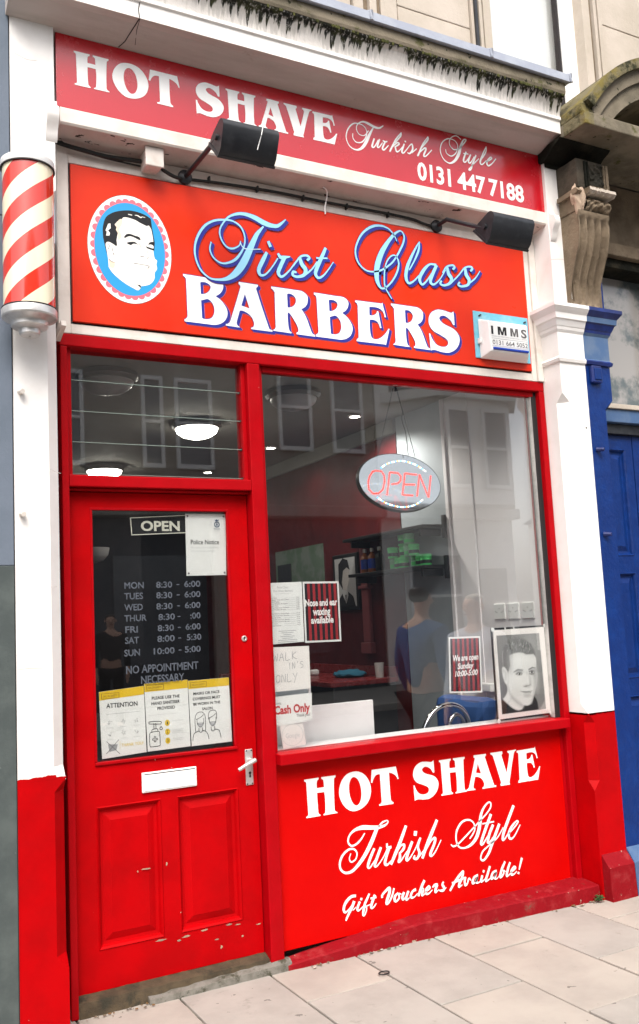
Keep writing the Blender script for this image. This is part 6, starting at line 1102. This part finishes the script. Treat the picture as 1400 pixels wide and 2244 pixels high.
# wall sockets
def socket(y, label):
    t = thing('wall_socket', label, 'socket', (WX, y, 1.51), 'white wall sockets')
    m = MB(); m.box(WX-.012, WX-.0005, y-.05, y+.05, 1.46, 1.555, 'plastic_white', .006); m.build('plate', t)
    m = MB()
    for a, b in ((-.004, .018), (-.026, -.004), (.018, -.004)): m.box(WX-.0128, WX-.0118, y+a, y+a+.006, 1.505+b, 1.510+b, 'ink_grey')
    for a in (-.036, .034): m.lathe([(.0005, -.0132), (.003, -.0132), (.003, -.0115)], (WX, y+a, 1.508), 'ink_grey', 8, 'x')
    m.build('socket_holes', t)
for y, l_ in ((.475, 'white wall socket farthest from the window frame in a row of three'), (.35, 'middle white wall socket in a row of three'), (.225, 'white wall socket nearest the window frame in a row of three')): socket(y, l_)
m = MB(); m.box(WX-.05, WX-.001, .56, .72, 1.035, 1.085, 'plastic_white', .008); tag(m.build('towel_dispenser'), 'small white box fixed low on the white wall beside the sunday poster', 'box')
# salon chair with chrome arms, seen over the sill
ch = thing('salon_chair', 'blue upholstered salon chair with a bent chrome arm just inside the window', 'chair', (2.25, .62, .02))
m = MB(); m.box(2.02, 2.50, .42, .86, .46, .56, 'upholstery', .04); m.build('seat', ch); m = MB(); m.box(2.42, 2.56, .40, .88, .56, 1.02, 'upholstery', .05); m.build('backrest', ch)
for yy in (.36,):
    m = MB(); q = spline([(1.93, .72, 0), (1.99, .90, 0), (2.06, .985, 0), (2.15, 1.015, 0), (2.24, .99, 0), (2.285, .92, 0), (2.29, .80, 0), (2.29, .50, 0)], 6); m.tube([(a, yy, b) for a, b, _ in q], .014, 'chrome', 12)
    q = spline([(2.155, .70, 0), (2.155, .88, 0), (2.175, .94, 0), (2.215, .955, 0), (2.25, .92, 0), (2.262, .84, 0), (2.262, .55, 0)], 6); m.tube([(a, yy, b) for a, b, _ in q], .012, 'chrome', 12); m.build('arm', ch)
m = MB(); m.lathe([(.25, .0), (.26, .02), (.10, .05), (.04, .06), (.04, .44)], (2.26, .64, .02), 'chrome', 32); m.build('pedestal', ch)
# things glimpsed through the door
t = thing('wall_light', 'half bowl wall light glimpsed through the door glass', 'wall light', (.68, 2.6, 2.1))
m = MB(); m.lathe([(.02, -.075), (.07, -.06), (.105, -.02), (.115, .03), (.10, .03), (.09, -.01), (.02, -.05)], (.80, 2.6, 2.06), 'dome_off', 28); m.build('bowl', t); m = MB(); m.box(.78, .82, 2.6, 2.75, 2.0, 2.05, 'lamp_ring', .004); m.build('bracket', t)
m = MB(); m.box(.62, 1.2, 2.76, 2.82, 1.3, 2.4, 'wall_dark'); tag(m.build('dark_cabinet'), 'tall dark cabinet behind the wall light seen through the door', 'cabinet')
bt = thing('bunting', 'string of grey and green pennants on the bluish partition', 'bunting', (.1, 2.88, 2.1))
m = MB(); m.tube([(p[0], 2.885, p[1]) for p in spline([(-.4, 2.2, 0), (-.1, 2.13, 0), (.2, 2.13, 0), (.5, 2.2, 0)], 5)], .004, 'cable_black', 5); m.build('string', bt)
for i, x in enumerate((-.3, -.1, .1, .28)):
    m = MB(); m.flat([[(x-.07, 2.15), (x+.07, 2.15), (x, 1.93)]] if i != 2 else [[(x-.08, 2.10), (x, 2.14), (x+.08, 2.10), (x+.08, 1.98), (x, 1.92), (x-.08, 1.98)]], 2.882, 'green_pot' if i == 2 else 'dome_off'); m.build('pennant', bt)
t = thing('framed_print', 'empty looking dark picture frame below the bunting behind the door glass', 'picture', (.12, 2.87, 1.5))
m = MB(); m.box(.02, .27, 2.865, 2.90, 1.36, 1.86, 'black_panel', .004); m.build('frame', t); m = MB(); m.box(.045, .245, 2.862, 2.8648, 1.385, 1.835, 'wall_dark'); m.build('picture', t)

# ------------------------------------------------------------------ across the street (seen reflected in the glass)
ob = thing('tenement_building', 'sandstone tenement across the street with bay windows above a dark shopfront', 'building', (4, -14, 0))
m = MB(); m.box(-9, 10.0, -20, -13.25, 3.9, 8.0, 'opp_stone'); m.box(-9.1, 10.05, -20, -13.1, 8.0, 8.25, 'opp_stone', .03); m.box(-9.05, 10.0, -20, -12.95, 3.65, 3.9, 'opp_stone', .03); m.build('wall', ob)
m = MB(); m.box(-9, 10.0, -20, -13.3, 0, 3.64, 'opp_shop'); 
for x in range(-9, 9, 3): m.box(x, x+.35, -13.3, -13.15, 0, 3.64, 'opp_stone', .01)
m.build('shopfronts', ob)
for x in range(-8, 9, 3):
    m = MB(); m.box(x, x+1.6, -13.29, -13.27, .8, 2.9, 'dark_glass'); m.build('shop_window', ob)
m = MB(); m.prism([(-20.2, 8.25), (-13.0, 8.25), (-16.6, 10.2)], -9.1, 10.05, 'slate', 'x'); m.build('roof', ob)
def opwin(x, z0, z1, w, y=-13.249, par=None):
    f_ = MB()
    for q in ((x, x+.07, z0, z1), (x+w-.07, x+w, z0, z1), (x+.07, x+w-.07, z1-.08, z1), (x+.07, x+w-.07, z0, z0+.09), (x+.07, x+w-.07, (z0+z1)/2-.03, (z0+z1)/2+.03)): f_.box(q[0], q[1], y, y+.07, q[2], q[3], 'opp_trim')
    o = f_.build('window', par or ob); m = MB(); m.box(x+.07, x+w-.07, y, y+.02, z0+.09, z1-.08, 'dark_glass'); m.build('pane', o)
for z0, z1 in ((5.1, 7.0),):
    for x in (-6.5, -4.2, .6, 2.7, 4.65, 5.35, 7.6, 8.9): opwin(x, z0, z1, .45 if x == 4.65 else .80)
def bay(xc, y=-13.25, par=None, mt='opp_stone'):
    m = MB(); m.prism([(xc-1.75, y), (xc-1.0, y+.9), (xc+1.0, y+.9), (xc+1.75, y)], 3.9, 6.30, mt, 'z'); m.prism([(xc-1.95, y), (xc-1.1, y+1.08), (xc+1.1, y+1.08), (xc+1.95, y)], 6.301, 6.52, mt, 'z'); m.prism([(xc-1.7, y), (xc-.9, y+.8), (xc+.9, y+.8), (xc+1.7, y)], 6.521, 7.0, 'slate', 'z'); m.build('bay', par or ob)
    opwin(xc-.84, 4.25, 6.1, .66, y+.901, par); opwin(xc+.16, 4.25, 6.1, .74, y+.901, par)
bay(-1.6)
ob3 = thing('tenement_building', 'cream painted tenement across the street at the corner of a side street', 'building', (12.3, -14, 0))
m = MB(); m.box(10.06, 13.8, -20, -13.25, 3.9, 7.9, 'opp_cream'); m.box(10.06, 13.88, -20, -13.1, 7.9, 8.15, 'opp_cream', .03); m.box(10.06, 13.85, -20, -13.0, 3.65, 3.9, 'opp_cream', .03); m.box(10.06, 13.8, -20, -13.28, 0, 3.649, 'opp_cream'); m.build('wall', ob3)
m = MB(); m.prism([(-20.2, 8.15), (-13.0, 8.15), (-16.6, 10.0)], 10.06, 13.88, 'slate', 'x'); m.build('roof', ob3)
m = MB(); m.box(12.7, 13.5, -13.279, -13.24, 0, 2.5, 'opp_shop', .01); m.build('door', ob3)
opwin(10.7, .9, 2.9, 1.5, -13.279, ob3); bay(12.15, -13.25, ob3, 'opp_cream')
ob2 = thing('tenement_building', 'low cream building farther along across the side street', 'building', (26, -14, 0))
m = MB(); m.box(22, 60, -22, -13.3, 0, 4.6, 'opp_cream'); m.prism([(-22.2, 4.6), (-13.1, 4.6), (-17.6, 6.2)], 21.9, 60.2, 'slate', 'x'); m.build('wall', ob2)

# ------------------------------------------------------------------ people on the street (seen reflected in the glass)
def skin(verts, edges, mat, sub=2):
    me = bpy.data.meshes.new('s'); me.from_pydata([v[:3] for v in verts], edges, []); o = bpy.data.objects.new('s', me); S.collection.objects.link(o)
    md = o.modifiers.new('k', 'SKIN'); md.use_smooth_shade = True
    for i, v in enumerate(verts):
        r = v[3]; me.skin_vertices[0].data[i].radius = (r, r) if not isinstance(r, tuple) else r
    me.skin_vertices[0].data[0].use_root = True
    o.modifiers.new('u', 'SUBSURF').levels = sub
    bpy.context.view_layer.update(); ev = o.evaluated_get(bpy.context.evaluated_depsgraph_get()); q = bpy.data.meshes.new_from_object(ev)
    m = MB(); m.add([v.co.copy() for v in q.vertices], [tuple(p.vertices) for p in q.polygons], mat, True)
    bpy.data.objects.remove(o); bpy.data.meshes.remove(me); bpy.data.meshes.remove(q); return m
def person(x, y, yaw, h, top, legs, hair, label, stride=.12):
    t = thing('person', label, 'person', (x, y, 0)); k_ = h/1.75; c_, s_ = cos(yaw), sin(yaw)
    def T(v): return (x+(v[0]*c_-v[1]*s_)*k_, y+(v[0]*s_+v[1]*c_)*k_, v[2]*k_, (v[3]*k_ if not isinstance(v[3], tuple) else tuple(q*k_ for q in v[3])))
    def B(vs, es, mat, name, par=t): m = skin([T(v) for v in vs], es, mat); return m.build(name, par)
    body = [(0, 0, .95, .13), (0, 0, 1.18, .12), (0, -.01, 1.40, .11), (0, 0, 1.50, .055), (0, .01, 1.57, .055), (0, .02, 1.64, (.076, .092)), (0, .015, 1.71, (.066, .08))]
    es = [(i, i+1) for i in range(6)]
    for sx in (-1, 1):
        b = len(body); body += [(sx*.19, 0, 1.40, .055), (sx*.235, -.02, 1.14, .045), (sx*.235, .08, .90, .034), (sx*.232, .105, .83, .034), (sx*.228, .125, .77, .026)]
        es += [(2, b), (b, b+1), (b+1, b+2), (b+2, b+3), (b+3, b+4)]
        for f_ in range(4):
            q = len(body); body += [(sx*(.222+.0)+(f_-1.5)*.004, .10+.017*f_, .735-.006*abs(f_-1.5), .010), (sx*.218, .105+.018*f_, .70-.006*abs(f_-1.5), .008)]; es += [(b+4, q), (q, q+1)]
        q = len(body); body += [(sx*.205, .155, .80, .011), (sx*.20, .165, .765, .009)]; es += [(b+3, q), (q, q+1)]
        b = len(body); body += [(sx*.095, 0, .88, .09), (sx*.10, sx*stride*.4, .50, .058), (sx*.10, sx*stride-.03, .09, .042), (sx*.105, sx*stride+.08, .045, .04), (sx*.107, sx*stride+.16, .035, .032)]
        es += [(0, b), (b, b+1), (b+1, b+2), (b+2, b+3), (b+3, b+4)]
    o = B(body, es, 'skin', 'body')
    m = MB()
    def P3(a, b, z): v = T((a, b, z, 0)); return v[:3]
    for sx in (-1, 1):
        m.lathe([(.001, -.006), (.010, 0), (.001, .006)], P3(sx*.032, .112, 1.648), 'ink', 8); m.lathe([(.001, -.03), (.014, 0), (.001, .03)], P3(sx*.083, .015, 1.635), 'skin', 8)
    m.tube([P3(0, .11, 1.65), P3(0, .132, 1.615), P3(0, .118, 1.605)], [.008*k_, .014*k_, .010*k_], 'skin', 8); m.tube([P3(-.024, .108, 1.578), P3(0, .114, 1.576), P3(.024, .108, 1.578)], .004*k_, 'wall_pink', 6); m.build('face', t)
    B([(0, -.015, 1.60, (.078, .075)), (0, -.012, 1.68, (.085, .098)), (0, -.005, 1.735, (.07, .085))], [(0, 1), (1, 2)], hair, 'hair')
    sh = [(0, 0, .93, (.175, .125)), (0, 0, 1.15, (.165, .125)), (0, -.01, 1.38, (.16, .125)), (0, -.005, 1.50, .08)]; e2 = [(0, 1), (1, 2), (2, 3)]
    for sx in (-1, 1): b = len(sh); sh += [(sx*.195, 0, 1.39, .075), (sx*.24, -.02, 1.14, .062), (sx*.238, .075, .92, .048)]; e2 += [(2, b), (b, b+1), (b+1, b+2)]
    B(sh, e2, top, 'jacket')
    tr_ = [(0, 0, .94, (.165, .12))]; e3 = []
    for sx in (-1, 1): b = len(tr_); tr_ += [(sx*.095, 0, .86, .10), (sx*.10, sx*stride*.4, .50, .075), (sx*.10, sx*stride-.03, .10, .062)]; e3 += [(0, b), (b, b+1), (b+1, b+2)]
    B(tr_, e3, legs, 'trousers')
    for sx in (-1, 1): B([(sx*.10, sx*stride-.05, .05, .046), (sx*.105, sx*stride+.08, .045, .046), (sx*.107, sx*stride+.17, .035, .036)], [(0, 1), (1, 2)], 'shoe', 'shoe')
person(3.18, -1.95, R(-100), 1.74, 'navy_cloth', 'black_cloth', 'hair_dark', 'person in a navy top and black trousers on the pavement, seen reflected in the window')
person(3.28, -1.42, R(70), 1.66, 'shirt_pale', 'denim', 'hair_grey', 'person with grey hair in a pale shirt and blue jeans, seen reflected in the window')
person(3.0, -9.95, R(10), 1.76, 'black_cloth', 'black_cloth', 'hair_dark', 'person in dark clothes across the road, seen reflected in the door glass')
for o in bpy.data.objects:
    if '_o' in o: del o['_o']
